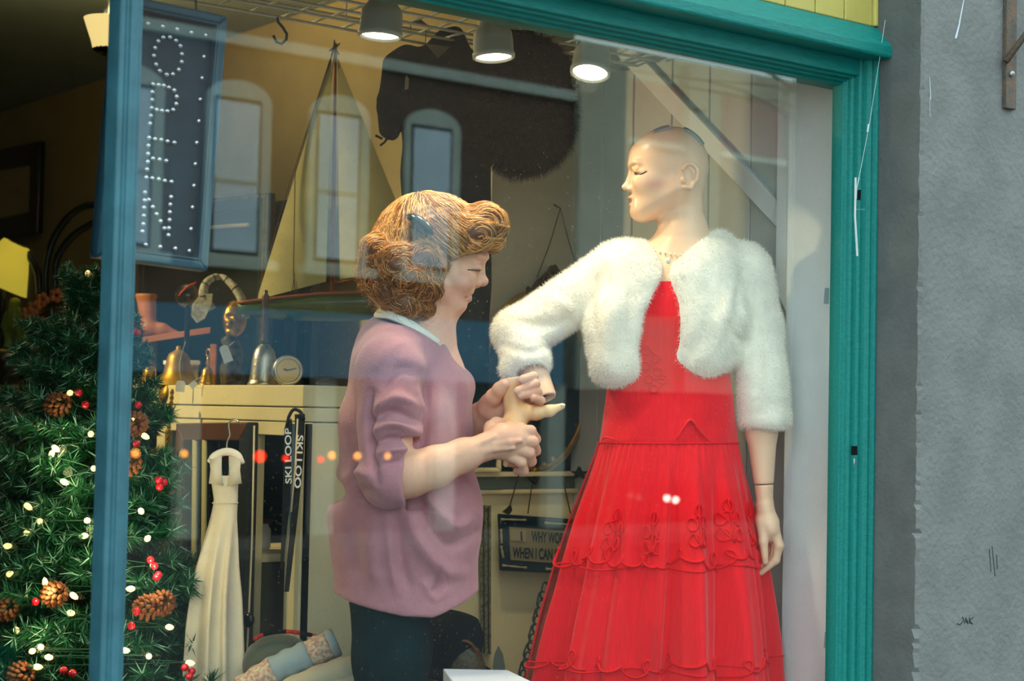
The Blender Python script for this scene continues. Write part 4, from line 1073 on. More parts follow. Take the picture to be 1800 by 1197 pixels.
# ---- white shirt collar: folded band round the neck
M_coll = mat('white_collar', '#d9d8cc', rough=.8, bump=.2, bscale=200)
up = [(684, 527, 0), (690, 534, -36), (705, 549, -58), (730, 566, -62), (755, 583, -54), (774, 598, -38), (788, 612, -14)]
lo_ = [(657, 552, 0), (664, 558, -52), (690, 563, -86), (725, 578, -90), (752, 594, -74), (776, 607, -48), (791, 617, -16)]
def band(sg):
    U_ = spline([H_(a, b, c*sg) for a, b, c in up], 26); D_ = spline([H_(a, b, c*sg) for a, b, c in lo_], 26); R_ = []
    for a, b in zip(U_, D_):
        m = (a+b)/2+np.array([0, -.006*sg, .004]); R_.append([a, m, b, b+np.array([0, .002*sg, -.004]), m+np.array([0, .003*sg, -.004]), a+np.array([.002, .003*sg, -.004])])
    return loft(R_)
mk('collar', J(band(1), band(-1)), M_coll, wom, smooth=True, cam=True)
# ---- trousers and shoes
M_trou = mat('dark_teal_trousers', '#0a2226', rough=.8, spec=.06, var=.1, vscale=20, bump=.2, bscale=120)
v = Vol(H_(560, 1640, -150), H_(800, 960, 150), .008)
v.el(H_(695, 1010), np.array([88, 104, 95])*w_, .02)
fz = lambda p, z: np.array([p[0], p[1], z])
for e in (-1, 1):
    k0 = H_(690, 1060, e*44); k1 = H_(690, 1150, e*50); 
    v.chain([k0, k1, fz(k1+np.array([.01, 0, 0]), .85), fz(k1+np.array([-.005, 0, 0]), .53)], [70*w_, 64*w_, .060, .052], .02)
V, F = v.mesh(); mk('trousers', (relax(V, F, 1), F), M_trou, wom, smooth=True, cam=True)
for e in (-1, 1):
    c = fz(H_(700, 1150, e*50), ZF+.04); mk('shoe', J(ball(c+np.array([.06, 0, 0]), (.13, .045, .045), 16, 10), box(c[0]-.06, c[0]+.18, c[1]-.04, c[1]+.04, ZF, ZF+.02)), mat('black_leather', '#141414', rough=.4), wom, smooth=True, cam=True)

# ---- hair: a soft mass under combed strands
lumps = [((660, 470, -10), 26, (0, 1, .2)), ((668, 500, -45), 27, (.3, 1, .3)), ((690, 525, -62), 25, (0, 1, -.4)), ((718, 535, -72), 25, (.2, 1, .1)), ((743, 540, -58), 22, (-.3, 1, .3)), ((668, 448, -50), 30, (.1, 1, .2)), ((705, 470, -78), 32, (0, 1, .3)), ((733, 497, -84), 28, (.2, 1, -.2)), ((758, 510, -76), 22, (0, 1, .4)), ((745, 458, -78), 26, (-.2, 1, .2)), ((770, 478, -70), 17, (0, 1, 0)), ((858, 392, -22), 34, (.1, 1, .1)), ((842, 414, -46), 26, (0, 1, .3)), ((852, 408, 25), 32, (0, 1, 0)), ((700, 515, 30), 45, (0, 1, 0)), ((670, 480, 40), 40, (0, 1, 0))]
v = Vol(H_(625, 585, -130), H_(905, 320, 130), .0024)
v.el(H_(762, 417), np.array([96, 82, 78])*w_, .01, rot=rotm(0, 12, 0))
v.el(H_(706, 452), np.array([58, 78, 74])*w_, 24*w_)
v.el(H_(720, 500, 20), np.array([50, 70, 46])*w_, 20*w_)
for c, r, ax in lumps: v.el(H_(*c), np.array([1.12, .9, .92])*r*w_, 17*w_, rot=rotm(0, 35, 0))
v.rc(H_(868, 424, -25), H_(832, 440, -56), 15*w_, 12*w_, 8*w_); v.rc(H_(868, 424, -25), H_(866, 426, 30), 15*w_, 14*w_, 8*w_)
# keep the face free
v.poly([H_(*p)[[0, 2]] for p in ((884, 446), (858, 446), (815, 452), (793, 463), (787, 490), (782, 520), (772, 545), (768, 600), (910, 600), (910, 446))], YW-.2, YW+.2, 6*w_)
v.warp(lambda X, Y, Z: .0016*wav(X, Y, Z, 120)+.0008*wav(X, Y, Z, 260, 1.))
V, F = v.mesh(); V = relax(V, F, 1)
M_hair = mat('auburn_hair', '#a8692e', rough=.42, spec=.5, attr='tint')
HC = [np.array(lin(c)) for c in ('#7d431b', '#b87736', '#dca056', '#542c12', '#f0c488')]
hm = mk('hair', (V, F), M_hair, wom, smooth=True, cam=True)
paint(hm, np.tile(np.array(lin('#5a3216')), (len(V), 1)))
def strands(V, F, n, seed=5):
    r = np.random.default_rng(seed); N = normals_of(V, F); ctr = np.array([H_(*c) for c, _, _ in lumps]); rad = np.array([q*w_ for _, q, _ in lumps]); axs = np.array([a for _, _, a in lumps], float); axs /= np.linalg.norm(axs, axis=1)[:, None]
    crown = H_(735, 350, 0); clip = H_(735, 400, -75)
    from mathutils.kdtree import KDTree
    kd = KDTree(len(V))
    for i, p in enumerate(V): kd.insert(p, i)
    kd.balance()
    def flow(p):
        # combed back to front from the crown, then curling round each lock
        f = p-crown; f = f/np.linalg.norm(f)
        f = f+np.array([0, 0, -.35]) if p[0] < crown[0]+.03 else f+np.array([.5, 0, -.1])
        dd = np.linalg.norm(p-ctr, axis=1)/rad; i = int(dd.argmin()); w = np.clip((1.35-dd[i])/.35, 0, 1)
        c = np.cross(axs[i], p-ctr[i]); c = c/(np.linalg.norm(c)+1e-9)
        if c @ f < 0 and i > 10: c = -c
        return f*(1-w)+c*w*1.2+axs[i]*.25*w
    src = r.choice(len(V), n); P3 = []; TRI = []; CC = []; b = 0
    for si in src:
        p = V[si].copy(); L_ = int(r.integers(9, 17)); st = .0042; lift = r.uniform(.0004, .0032); pts = []; ph = r.uniform(0, 6.28); prev = None; src_p = p.copy(); cw = float(np.clip((H_(0, 425)[2]-p[2])/.05, 0, 1))
        for k in range(L_):
            co, idx, dist = kd.find(p); nn = N[idx]; p = np.array(co)*.7+p*.3
            f = flow(p); f = f-nn*(f@nn); f = f/(np.linalg.norm(f)+1e-9)
            if prev is not None: f = f*.6+prev*.4; f /= np.linalg.norm(f)
            side = np.cross(nn, f)
            pts.append(p+nn*(lift+(.0012 if k > L_-4 else 0))+side*(.0008*math.sin(k*.9+ph)+.0030*cw*math.sin(k*.75+9*math.sin(src_p[0]*31)+7*math.sin(src_p[2]*43)))+nn*.0018*cw*math.sin(k*.75+1.5+9*math.sin(src_p[0]*31)+7*math.sin(src_p[2]*43))); p = p+f*st; prev = f
        wv = r.uniform(.00035, .00075); m = len(pts)
        for k, q in enumerate(pts):
            a = 1-.8*(k/(m-1))**2
            t = pts[min(k+1, m-1)]-pts[max(k-1, 0)]; x, y = frame_of(t)
            for j in range(3):
                an = 2.0944*j; P3.append(q+wv*a*(math.cos(an)*x+math.sin(an)*y))
        for k in range(m-1):
            for j in range(3): TRI.append((b+k*3+j, b+k*3+(j+1) % 3, b+k*3+3+(j+1) % 3, b+k*3+3+j))
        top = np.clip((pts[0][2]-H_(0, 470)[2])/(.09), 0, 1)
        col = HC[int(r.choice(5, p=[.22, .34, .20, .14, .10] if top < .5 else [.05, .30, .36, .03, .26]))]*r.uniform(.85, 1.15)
        CC += [col]*(3*m); b += 3*m
    return np.array(P3), np.array(TRI), np.array(CC)
SV, SF, SC = strands(V, F, 6000)
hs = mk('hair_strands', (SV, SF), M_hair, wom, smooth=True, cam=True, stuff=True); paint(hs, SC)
# loose frizz round the lower curls
def frizz(V, F, n, seed=9):
    r = np.random.default_rng(seed); N = normals_of(V, F); ok = np.where((V[:, 2] < H_(0, 420)[2]) & (V[:, 0] < H_(775, 0)[0]))[0]; out = []
    for si in r.choice(ok, n):
        p = V[si]; nn = N[si]; t = np.cross(nn, r.normal(0, 1, 3)); t /= np.linalg.norm(t); b2 = np.cross(nn, t); R0 = r.uniform(.004, .009); k = r.integers(8, 14); a0 = r.uniform(0, 6.28)
        out.append(tube([p+nn*(.002+R0*(1-math.cos(.55*i))*.8)+t*R0*math.sin(.55*i)+b2*.0012*i+np.array([0, 0, -.0009*i]) for i in range(k)], np.linspace(.00055, .0002, k), 3))
    return J(*out)
o = mk('hair_strands', frizz(V, F, 420), mat('auburn_frizz', '#b87838', rough=.45), wom, smooth=True, cam=True, stuff=True)
# hair clip
cl = mk('hair_clip', J(tube(spline(H_.many([(722, 390, -84), (738, 396, -92), (756, 410, -92), (764, 420, -86)]), 10), [7*w_, 12*w_, 14*w_, 14*w_, 14*w_, 13*w_, 12*w_, 10*w_, 7*w_, 4*w_], 10, flat=.6), *[tube(H_.many([(732+i*8, 398+i*5, -94), (730+i*8, 412+i*5, -96)]), 2*w_, 6) for i in range(4)]), mat('black_plastic', '#16242a', rough=.25), wom, smooth=True, cam=True); cl['label'] = 'black claw clip with a silver pin'
mk('clip_pin', tube(H_.many([(719, 392, -93), (727, 396, -98), (733, 391, -98)]), 1.6*w_, 6), mat('chrome', '#c8d0d0'), wom, smooth=True, cam=True)

# ================================================================== the loose mannequin hand she holds
mh = thing('mannequin_hand', 'loose tan mannequin hand with thumb sticking out, held by the person', 'mannequin hand', tuple(W(E_(905, 735, -45))))
v = Vol(E_(860, 850, -110), E_(1005, 640, 10), .0018)
v.chain(E_.many([(898, 640, -46), (900, 670, -46), (904, 712, -48), (910, 732, -50)]), np.array([22, 20, 17, 16])*w_, 8*w_)
v.plane(E_(899, 664, -46), E_(896, 650, -46)-E_(902, 690, -46), .0006)
v.rc(E_(898, 655, -46), E_(901, 676, -46), 15*w_, 14*w_, .0006, 'sub')
v.rc(E_(910, 728, -50), E_(905, 755, -62), 18*w_, 17*w_, 10*w_); v.rc(E_(920, 728, -50), E_(898, 740, -54), 12*w_, 14*w_, 10*w_)
v.chain(E_.many([(916, 722, -52), (942, 726, -58), (966, 722, -60), (988, 714, -60)]), np.array([13, 11.5, 9, 5.5])*w_, 8*w_)
for k, (x, d) in enumerate(((896, -70), (902, -62), (908, -56), (913, -50))):
    v.chain(E_.many([(x, 752, d), (x-4, 785, d-6), (x-6, 815, d-4)]), np.array([9.5, 8.5, 6])*w_, 3*w_)
V, F = v.mesh(); V = relax(V, F, 1)
M_manq2 = mat('mannequin_tan', '#e6b98a', rough=.3)
mk('palm', (V, F), M_manq2, mh, smooth=True, cam=True)
mk('thumb_nail', ball(E_(989, 712, -64), (5*w_, 4*w_, 3*w_), 8, 6), mat('nail_polish', '#f0d6bc', rough=.2), mh, smooth=True, cam=True)
# ================================================================== materials for the props
M_brass = mat('brass', '#d0a040', rough=.3, metal=.75, var=.2, vscale=25)
M_bronze = mat('aged_bronze', '#a8842c', rough=.45, metal=.6, var=.25, vscale=18)
M_silver = mat('worn_silver', '#b7b09a', rough=.35, metal=.95, var=.2, vscale=30, bump=.3, bscale=90)
M_gold = mat('gilt', '#a9812a', rough=.4, metal=.8, var=.25, vscale=40, bump=.3, bscale=120)
M_black = mat('black_cloth', '#0b1012', rough=.9, spec=.08, var=.2, vscale=20, bump=.2, bscale=120)
M_blkgl = mat('black_lacquer', '#0c1416', rough=.25)
M_redwood = mat('reddish_wood', '#a5643c', rough=.45, var=.15, vscale=10, stretch=(1, 1, 6), bump=.1)
M_brown = mat('brown_wood', '#5e3a20', rough=.45, var=.2, vscale=10, stretch=(6, 1, 1))
M_paper = mat('white_paper', '#e9e4d2', rough=.8)
M_string = mat('string', '#c9bea0', rough=.9)
M_dkstr = mat('dark_cord', '#3a3828', rough=.9)
def quad_plane(pts, d, th): return sheet(pts, d, th)
def on_plane_text(VF, o, xd, yd):
    V, F = VF; xd = np.asarray(xd)/np.linalg.norm(xd); yd = np.asarray(yd)-xd*(np.asarray(yd)@xd); yd = yd/np.linalg.norm(yd); nd = np.cross(xd, yd)
    return np.asarray(o)+V[:, :1]*xd+V[:, 1:2]*yd+V[:, 2:]*nd, F
def frame_sides(c, w, d, th):
    """four mitred sides round the corner list c (TL,TR,BR,BL); w width inwards, d outward unit normal"""
    c = [np.asarray(p, float) for p in c]; m = sum(c)/4; out = []
    inn = []
    for i in range(4):
        a, b, e = c[i-1], c[i], c[(i+1) % 4]
        inn.append(b+w*((a-b)/np.linalg.norm(a-b)+(e-b)/np.linalg.norm(e-b)))
    for i in range(4):
        j = (i+1) % 4; out.append(sheet([c[i], c[j], inn[j], inn[i]], d, th))
    return out, inn

# ================================================================== OPEN sign of studs
NS = 2.62
crn = [on_n(*p, NS) for p in ((200, -8), (390, 32), (355, 478), (160, 453))]
sg = thing('open_sign', 'tall blue framed board spelling OPEN in silver studs behind the glass', 'sign', tuple(sum(crn)/4-np.array([0, 0, .2])))
M_sfr = mat('blue_sign_frame', '#224a5c', rough=.35, var=.1, vscale=12); M_sface = mat('slate_sign_face', '#1e3644', rough=.6, var=.12, vscale=18); M_stud = mat('silver_stud', '#d6dade', rough=.22, metal=.9)
mk('panel', sheet(crn, (0, 1, 0), .012), M_sface, sg)
fs, inn = frame_sides([p+np.array([0, -.008, 0]) for p in crn], .016, (0, 1, 0), .030)
for f in fs: bev(mk('frame_side', f, M_sfr, sg), .004)
fs, _ = frame_sides([p+np.array([0, -.006, 0]) for p in inn], .004, (0, 1, 0), .018)
for f in fs: bev(mk('inner_bead', f, M_sfr, sg), .0015)
for py0, py1 in ((60, 71), (95, 100), (108, 135)):
    mk('gilt_edge', tube([on_n(389-.078*(py0-32), py0, NS-.01), on_n(389-.078*(py1-32), py1, NS-.01)], .0022, 6), M_gold, sg, smooth=True)
stud = setmesh('stud', *lathe([(0, 0), (.0048, 0), (.0044, .0026), (.0026, .0045), (0, .005)], seg=10, cap=False), M_stud, True)
Rs = np.array([[1, 0, 0], [0, 0, -1], [0, 1, 0]], float)
ST = [(620, 98), (683, 110), (743, 122), (803, 136), (865, 148), (857, 239), (849, 329), (841, 419), (835, 510), (826, 601), (820, 691), (814, 782), (808, 873), (802, 964), (795, 1056), (550, 1021), (611, 1030), (672, 1039), (735, 1046),
      (685, 157), (713, 156), (738, 170), (757, 193), (763, 227), (762, 260), (750, 293), (725, 312), (699, 314), (670, 298), (654, 271), (645, 234), (650, 201), (663, 173),
      (641, 354), (665, 357), (687, 360), (708, 368), (731, 380), (741, 407), (739, 437), (726, 462), (702, 468), (679, 466), (657, 462), (636, 454), (638, 420), (639, 387), (632, 487), (629, 520),
      (625, 580), (650, 585), (676, 588), (702, 595), (731, 600), (622, 613), (620, 647), (619, 681), (641, 667), (669, 671), (697, 677), (616, 713), (613, 747), (638, 750), (665, 754), (691, 761), (719, 765),
      (607, 810), (605, 843), (603, 874), (602, 908), (600, 943), (596, 974), (624, 841), (640, 871), (656, 901), (673, 931), (689, 961), (717, 829), (714, 861), (712, 893), (711, 926), (708, 960), (706, 990)]
for x, y in ST: inst('stud', stud, on_n(x/2.3933, y/2.394, NS-.006), Rs, sg)
for px in (265, 345):
    mk('hanger_wire', tube([on_n(px, 10 if px < 300 else 24, NS), np.array([on_n(px, 10, NS)[0], NS+.03, ZW])], .0018, 6), M_dkstr, sg, smooth=True)

# ================================================================== on the cabinet: sailboat
YB = 4.5; B = PX(YB, True); b_ = B.s
bt = thing('model_sailboat', 'model sailboat with green hull and two cream sails on the cabinet', 'model boat', tuple(W(B(585, 560)))[:2]+(ZT,))
M_hull = mat('green_hull', '#3f5a2a', rough=.35, var=.15, vscale=12, coat=.3); M_sail = mat('cream_sailcloth', '#d2c27c', rough=.85, var=.08, vscale=14, sheen=.2); M_spar = mat('spar_wood', '#8a4a24', rough=.4)
deck = spline([(418, 533), (470, 526), (560, 517), (660, 515), (740, 520), (790, 526)], 26) if False else None
def hull():
    R_ = []
    for t in np.linspace(0, 1, 24):
        x = 418+t*372; yd = np.interp(x, [418, 470, 560, 660, 740, 790], [534, 527, 518, 515, 519, 525]); w = 34*math.sin(math.pi*min(1, .04+t*.96))**.6+.5; dp = 8+40*math.sin(math.pi*min(.98, .05+t*.9))**.8
        R_.append([B(x, yd, -w), B(x, yd+dp*.55, -w*.8), B(x, yd+dp, -w*.12), B(x, yd+dp, w*.12), B(x, yd+dp*.55, w*.8), B(x, yd, w)])
    return loft(R_)
mk('hull', hull(), M_hull, bt, smooth=True, cam=True)
dl = [B(x, np.interp(x, [418, 470, 560, 660, 740, 790], [534, 527, 518, 515, 519, 525])-2, -34*math.sin(math.pi*min(1, .04+(x-418)/372*.96))**.6-1) for x in np.linspace(418, 790, 30)]
mk('gunwale', tube(dl, 2.6*b_, 6), M_spar, bt, smooth=True, cam=True)
mk('mast', tube(B.many([(584, 520), (587, 300), (590, 76)]), [3.8*b_, 3.6*b_, 2.4*b_], 8), M_spar, bt, smooth=True, cam=True)
mk('boom', tube(B.many([(588, 497), (640, 488), (735, 470)]), 2.4*b_, 6), M_spar, bt, smooth=True, cam=True)
def sail(c, belly, n=14):
    a, b, e = [np.array(p, float) for p in c]; V = []; F = []
    for side in (0, 1):
        for i in range(n+1):
            for j in range(n+1-i):
                u = i/n; w = j/n; k = 1-u-w; p = a*k+b*u+e*w
                d = -belly*4*(u*k+w*k+u*w)*1.0+side*1.2; V.append(B(p[0], p[1], d))
    def id_(i, j): return i*(n+1)-i*(i-1)//2+j
    m = (n+1)*(n+2)//2
    for i in range(n):
        for j in range(n-i):
            F.append((id_(i, j), id_(i+1, j), id_(i, j+1))); F.append((m+id_(i, j), m+id_(i, j+1), m+id_(i+1, j)))
            if i+j < n-1: F.append((id_(i+1, j), id_(i+1, j+1), id_(i, j+1))); F.append((m+id_(i+1, j), m+id_(i, j+1), m+id_(i+1, j+1)))
    return np.array(V), F
o = mk('sail', sail(((583, 100), (451, 527), (573, 495)), 7), M_sail, bt, smooth=True, cam=True); o['label'] = 'tall cream foresail'
o = mk('sail', sail(((593, 100), (597, 492), (740, 460)), 9), M_sail, bt, smooth=True, cam=True); o['label'] = 'cream mainsail behind the mast'
for pts in ([(519, 520, -12), (516, 480, -12), (519, 300, -10), (588, 85)], [(568, 360), (575, 200), (588, 90)], [(512, 525, -12), (518, 478, -12), (524, 524, -12)], [(452, 527), (500, 350), (585, 90)]):
    mk('rigging', tube(B.many(pts), .8*b_, 5), M_dkstr, bt, smooth=True, cam=True)
mk('masthead_bow', J(*[tube(B.many([(588, 84), (588+dx, 84+dy)]), [3*b_, 1*b_], 6) for dx, dy in ((-10, 6), (10, -8), (-6, 14), (8, 12), (0, -14))]), M_blkgl, bt, cam=True)
for x in (510, 660):
    g0 = B(x, 562); g1 = g0.copy(); g1[2] = ZT
    mk('cradle', J(cbox((g0+g1)/2, (.02, .12, g0[2]-g1[2])), cbox(g1+np.array([0, 0, .006]), (.05, .14, .012))), M_black, bt, cam=True)

# ================================================================== frames standing behind
M_fr = mat('dark_frame', '#2a3236', rough=.4, var=.1, vscale=14); M_pic = mat('dark_print', '#1a2526', rough=.35, var=.3, vscale=6)
def picture(name, lab, px4, u, w, mf, mp, mt=None, cat='picture', on=on_u, d=(1, 0, 0)):
    c = [on(*p, u) if p[1] != 'z' else None for p in px4]
    for i in (2, 3):
        if c[i] is None: c[i] = np.array([*c[3-i][:2], ZT])
    t = thing(name, lab, cat, tuple(sum(c)/4))
    dn = np.array(d, float)
    fs, inn = frame_sides(c, w, dn, .03)
    for f in fs: bev(mk('frame_side', f, mf, t), .004)
    mk('picture', sheet(inn, dn, .01), mp, t)
    if mt:
        fs, i2 = frame_sides([p-dn*.006 for p in inn], w*1.1, dn, .004)
        for f in fs: mk('mat_side', f, mt, t)
    return t, c, inn
t, c, inn = picture('picture_frame', 'large dark picture frame with thin gilt line behind the sailboat', [(250, 362), (478, 339), (470, 'z'), (246, 'z')], 2.62, .05, M_fr, M_pic)
for k in (0.02, .035):
    fs, _ = frame_sides([p*(1-k)+sum(c)/4*k-np.array([.017, 0, 0]) for p in c], .003, (1, 0, 0), .004)
    for f in fs: mk('gilt_line', f, M_gold, t)
mk('glazing_bar', tube([on_u(362, 400, 2.58), on_u(437, 395, 2.58)], .006, 6), mat('pale_tape', '#a89a80', rough=.6), t)
picture('picture_frame', 'dark frame half hidden behind the left edge of the foresail', [(478, 356), (560, 344), (556, 'z'), (474, 'z')], 2.80, .04, M_fr, M_pic)
t, c, inn = picture('picture_frame', 'black framed landscape print with wide cream mat on the side wall', [(-90, 283), (75, 248), (70, 410), (-92, 440)], 2.93, .10, M_blkgl, mat('dark_landscape', '#16160e', rough=.5, var=.4, vscale=9), mat('cream_mat', '#b8a878', rough=.8))

# ================================================================== bells, clock, mask, boot on the cabinet edge
def base_at(px, py=None, off=.05):
    p = on_u(px, 680, UC+off); return np.array([p[0], p[1], ZT])
def bell(name, lab, px, h, r, m, prof=None, handle=None, mh=None):
    b = base_at(px); t = thing(name, lab, 'bell', tuple(b), 'bells on the cabinet')
    pr = prof or [(1, 0), (.98, .05), (.86, .12), (.72, .3), (.62, .55), (.55, .78), (.42, .92), (.2, 1.0), (0, 1.02)]
    mk('bell_body', lathe([(r*pr[0][0]*.9, h*.02)]+[(r*a, h*z) for a, z in pr], b, 28, cap=False), m, t, smooth=True)
    mk('clapper', ball(b+np.array([0, 0, h*.12]), r*.22), m, t, smooth=True)
    if handle:
        mk('handle', lathe(handle, b+np.array([0, 0, h]), 16), mh, t, smooth=True)
    return t, b
mpx = lambda px: np.linalg.norm(base_at(px+1)-base_at(px))*.62
t, b = bell('brass_bell', 'small straight-sided brass bell with a loop, beside the tree', 262, .055, .024, M_brass, [(1, 0), (.96, .06), (.92, .12), (.82, .5), (.74, .9), (.6, .98), (0, 1.0)])
mk('loop', tube([b+np.array([0, .004+.010*math.cos(a), .068+.014*math.sin(a)]) for a in np.linspace(-.6, 3.8, 14)], .0016, 6), M_string, t, smooth=True)
t, b = bell('bronze_bell', 'wide-flared bronze bell with a price tag and rope, largest of the brown bells', 312, .10, .066, M_bronze, [(1, 0), (.97, .03), (.80, .14), (.62, .32), (.52, .55), (.47, .75), (.38, .88), (.2, .95), (.1, 1.0), (.1, 1.08), (0, 1.1)])
rp0 = b+np.array([-.055, -.02, -.01])
mk('clapper_disc', lathe([(0, 0), (.028, .002), (.028, .008), (0, .010)], rp0+np.array([0, 0, -.01]), 16, np.array([[0, 0, 1], [0, 1, 0], [-1, 0, 0]], float)), M_bronze, t, smooth=True)
rpts = [on_u(px, py, UC-.06) for px, py in ((303, 684), (300, 720), (296, 760), (292, 800), (291, 850))]
rp = spline(rpts, 60); tw = []
for ph in (0, math.pi):
    mk('rope', tube([p+.0026*np.array([0, math.cos(i*.8+ph), 0])+.0026*np.array([math.sin(i*.8+ph), 0, 0]) for i, p in enumerate(rp)], .0030, 6), mat('gold_rope', '#a8843c', rough=.7), t, smooth=True)
mk('tassel', lathe([(.002, .05), (.008, .045), (.010, .035), (.006, .028), (.012, .0), (.010, -.03), (0, -.03)], rpts[-1]-np.array([0, 0, .04]), 12, cap=False), mat('gold_rope', '#a8843c'), t, smooth=True)
t, b = bell('hand_bell', 'small ribbed brass hand bell with ring top and tag', 364, .05, .024, M_brass, [(1, 0), (1.0, .05), (.9, .1), (.95, .16), (.84, .22), (.86, .3), (.74, .38), (.76, .5), (.64, .6), (.6, .8), (.4, .95), (0, 1.0)], [(.004, 0), (.006, .01), (.003, .02), (.003, .028)], M_brass)
mk('ring', tube([b+np.array([0, .009*math.cos(a), .088+.011*math.sin(a)]) for a in np.linspace(0, 2*math.pi, 16, endpoint=False)], .0016, 6, closed=True), M_brass, t, smooth=True)
t, b = bell('school_bell', 'tall worn silver hand bell with dark turned wooden handle', 463, .108, .038, M_silver, [(1.06, 0), (1.08, .04), (1.0, .08), (.95, .15), (.86, .4), (.80, .62), (.66, .82), (.42, .94), (.2, .99), (0, 1.0)], [(.009, 0), (.010, .008), (.007, .014), (.009, .03), (.0075, .07), (.0065, .10), (.009, .104), (.008, .112), (.010, .118), (.005, .126), (.006, .132), (0, .136)], mat('dark_handle', '#5a4a44', rough=.35))
# price tags
def tag_card(lab, px, py, w, h, rz, u=UC-.02, s0=None):
    c = on_u(px, py, u); n = RC@np.array([0, -1., 0]); R_ = RC@rotm(0, rz, 0)@np.array([[0, -1., 0], [1, 0, 0], [0, 0, 1]])
    pts = [c+R_@np.array([0, -x*w/2, z*h/2]) for x, z in ((-1, -1), (1, -1), (1, .7), (.6, 1), (-.6, 1), (-1, .7))]
    t = thing('price_tag', lab, 'price tag', tuple(c), 'price tags'); mk('card', sheet(pts, n, .001), M_paper, t)
    if s0 is not None: mk('string', tube(spline([c+R_@np.array([0, 0, h/2]), (c+np.array(s0))/2+np.array([-.01, .0, 0]), s0], 10), .0008, 5), M_string, t, smooth=True)
tag_card('cream price tag hanging on the wide bronze bell', 317, 679, .024, .030, 4, UC-.03, on_u(326, 600, UC))
tag_card('cream price tag tilted above the small ribbed hand bell', 397, 622, .024, .044, -22, UC-.03, on_u(412, 600, UC))
tag_card('curled cream tag lying by the small straight brass bell', 242, 678, .014, .030, -35, UC-.03, on_u(252, 660, UC))
tag_card('folded tag between the bronze bell and the ribbed hand bell', 340, 676, .016, .020, 50, UC-.02, on_u(356, 662, UC))
tag_card('pale price tag at the far left end of the cream cabinet', 14, 708, .022, .05, -38, UC-.03, on_u(34, 680, UC))
# barometer / clock
b = base_at(505, off=.06); ck = thing('desk_clock', 'round brass desk clock with cream dial beside the silver bell', 'clock', tuple(b))
ca = W(np.array([.35, -1, 0])); ca /= np.linalg.norm(ca); x, y = frame_of(ca); Rk = np.stack([x, y, ca], 1); cc = b+np.array([0, 0, .038])
mk('case', lathe([(0, -.016), (.034, -.016), (.038, -.008), (.038, .006), (.035, .011), (.030, .011), (.029, .004)], cc, 32, Rk, cap=False), M_silver, ck, smooth=True)
mk('dial', lathe([(0, .0045), (.0295, .0045)], cc, 32, Rk, cap=False), mat('cream_dial', '#c8b070', rough=.5), ck)
mk('hand', tube([cc+ca*.007+x*-.004, cc+ca*.007+x*.02+y*.006], .0012, 6), M_blkgl, ck); mk('hand', tube([cc+ca*.007, cc+ca*.007-x*.012+y*.003], .0014, 6), M_blkgl, ck)
# small ornate box
b = base_at(318, off=.16); ob = thing('trinket_box', 'small cream box with gilt pattern behind the bronze bell', 'box', tuple(b))
bev(mk('box_body', cbox(b+np.array([0, 0, .032]), (.05, .12, .064)), mat('cream_enamel', '#b5a887', rough=.5, col2='#8a6a2c', vscale=60), ob), .004); bev(mk('box_lid', cbox(b+np.array([0, 0, .069]), (.056, .126, .012)), M_paper, ob), .003)
# wooden boot form on a plank, with its post
YO = 5.0; O_ = PX(YO, True); o_ = O_.s
bo = thing('boot_form', 'tall wooden boot form with wide top standing on a plank', 'boot form', tuple(W(O_(262, 592))))
v = Vol(O_(225, 605, -40), O_(330, 505, 40), .003)
v.chain(O_.many([(257, 520), (259, 545), (262, 575)]), np.array([19, 13, 14])*o_, 10*o_); v.chain(O_.many([(262, 578), (285, 580), (312, 588)]), np.array([14, 11, 6])*o_, 8*o_); v.plane(O_(257, 517), (0, 0, 1), .001)
V, F = v.mesh(); mk('form', (V, F), M_redwood, bo, smooth=True, cam=True)
pk = thing('plank_stand', 'reddish wooden plank on a short post behind the bells', 'stand', tuple(W(O_(320, 640)))[:2]+(ZT,))
bev(mk('plank', sheet([O_(250, 598, -14), O_(370, 580, -14), O_(370, 580, 40), O_(250, 598, 40)], (0, 0, 1), .018), M_redwood, pk, cam=True), .002)
pb = O_(376, 605, 6); pb0 = pb.copy(); pb0[2] = ZT
bev(mk('post', cbox((pb+pb0)/2, (.018, .02, pb[2]-pb0[2])), M_redwood, pk, cam=True), .002)
pb = O_(270, 600, 20); pb0 = pb.copy(); pb0[2] = ZT
mk('post', cbox((pb+pb0)/2, (.018, .02, pb[2]-pb0[2])), M_brown, pk, cam=True)
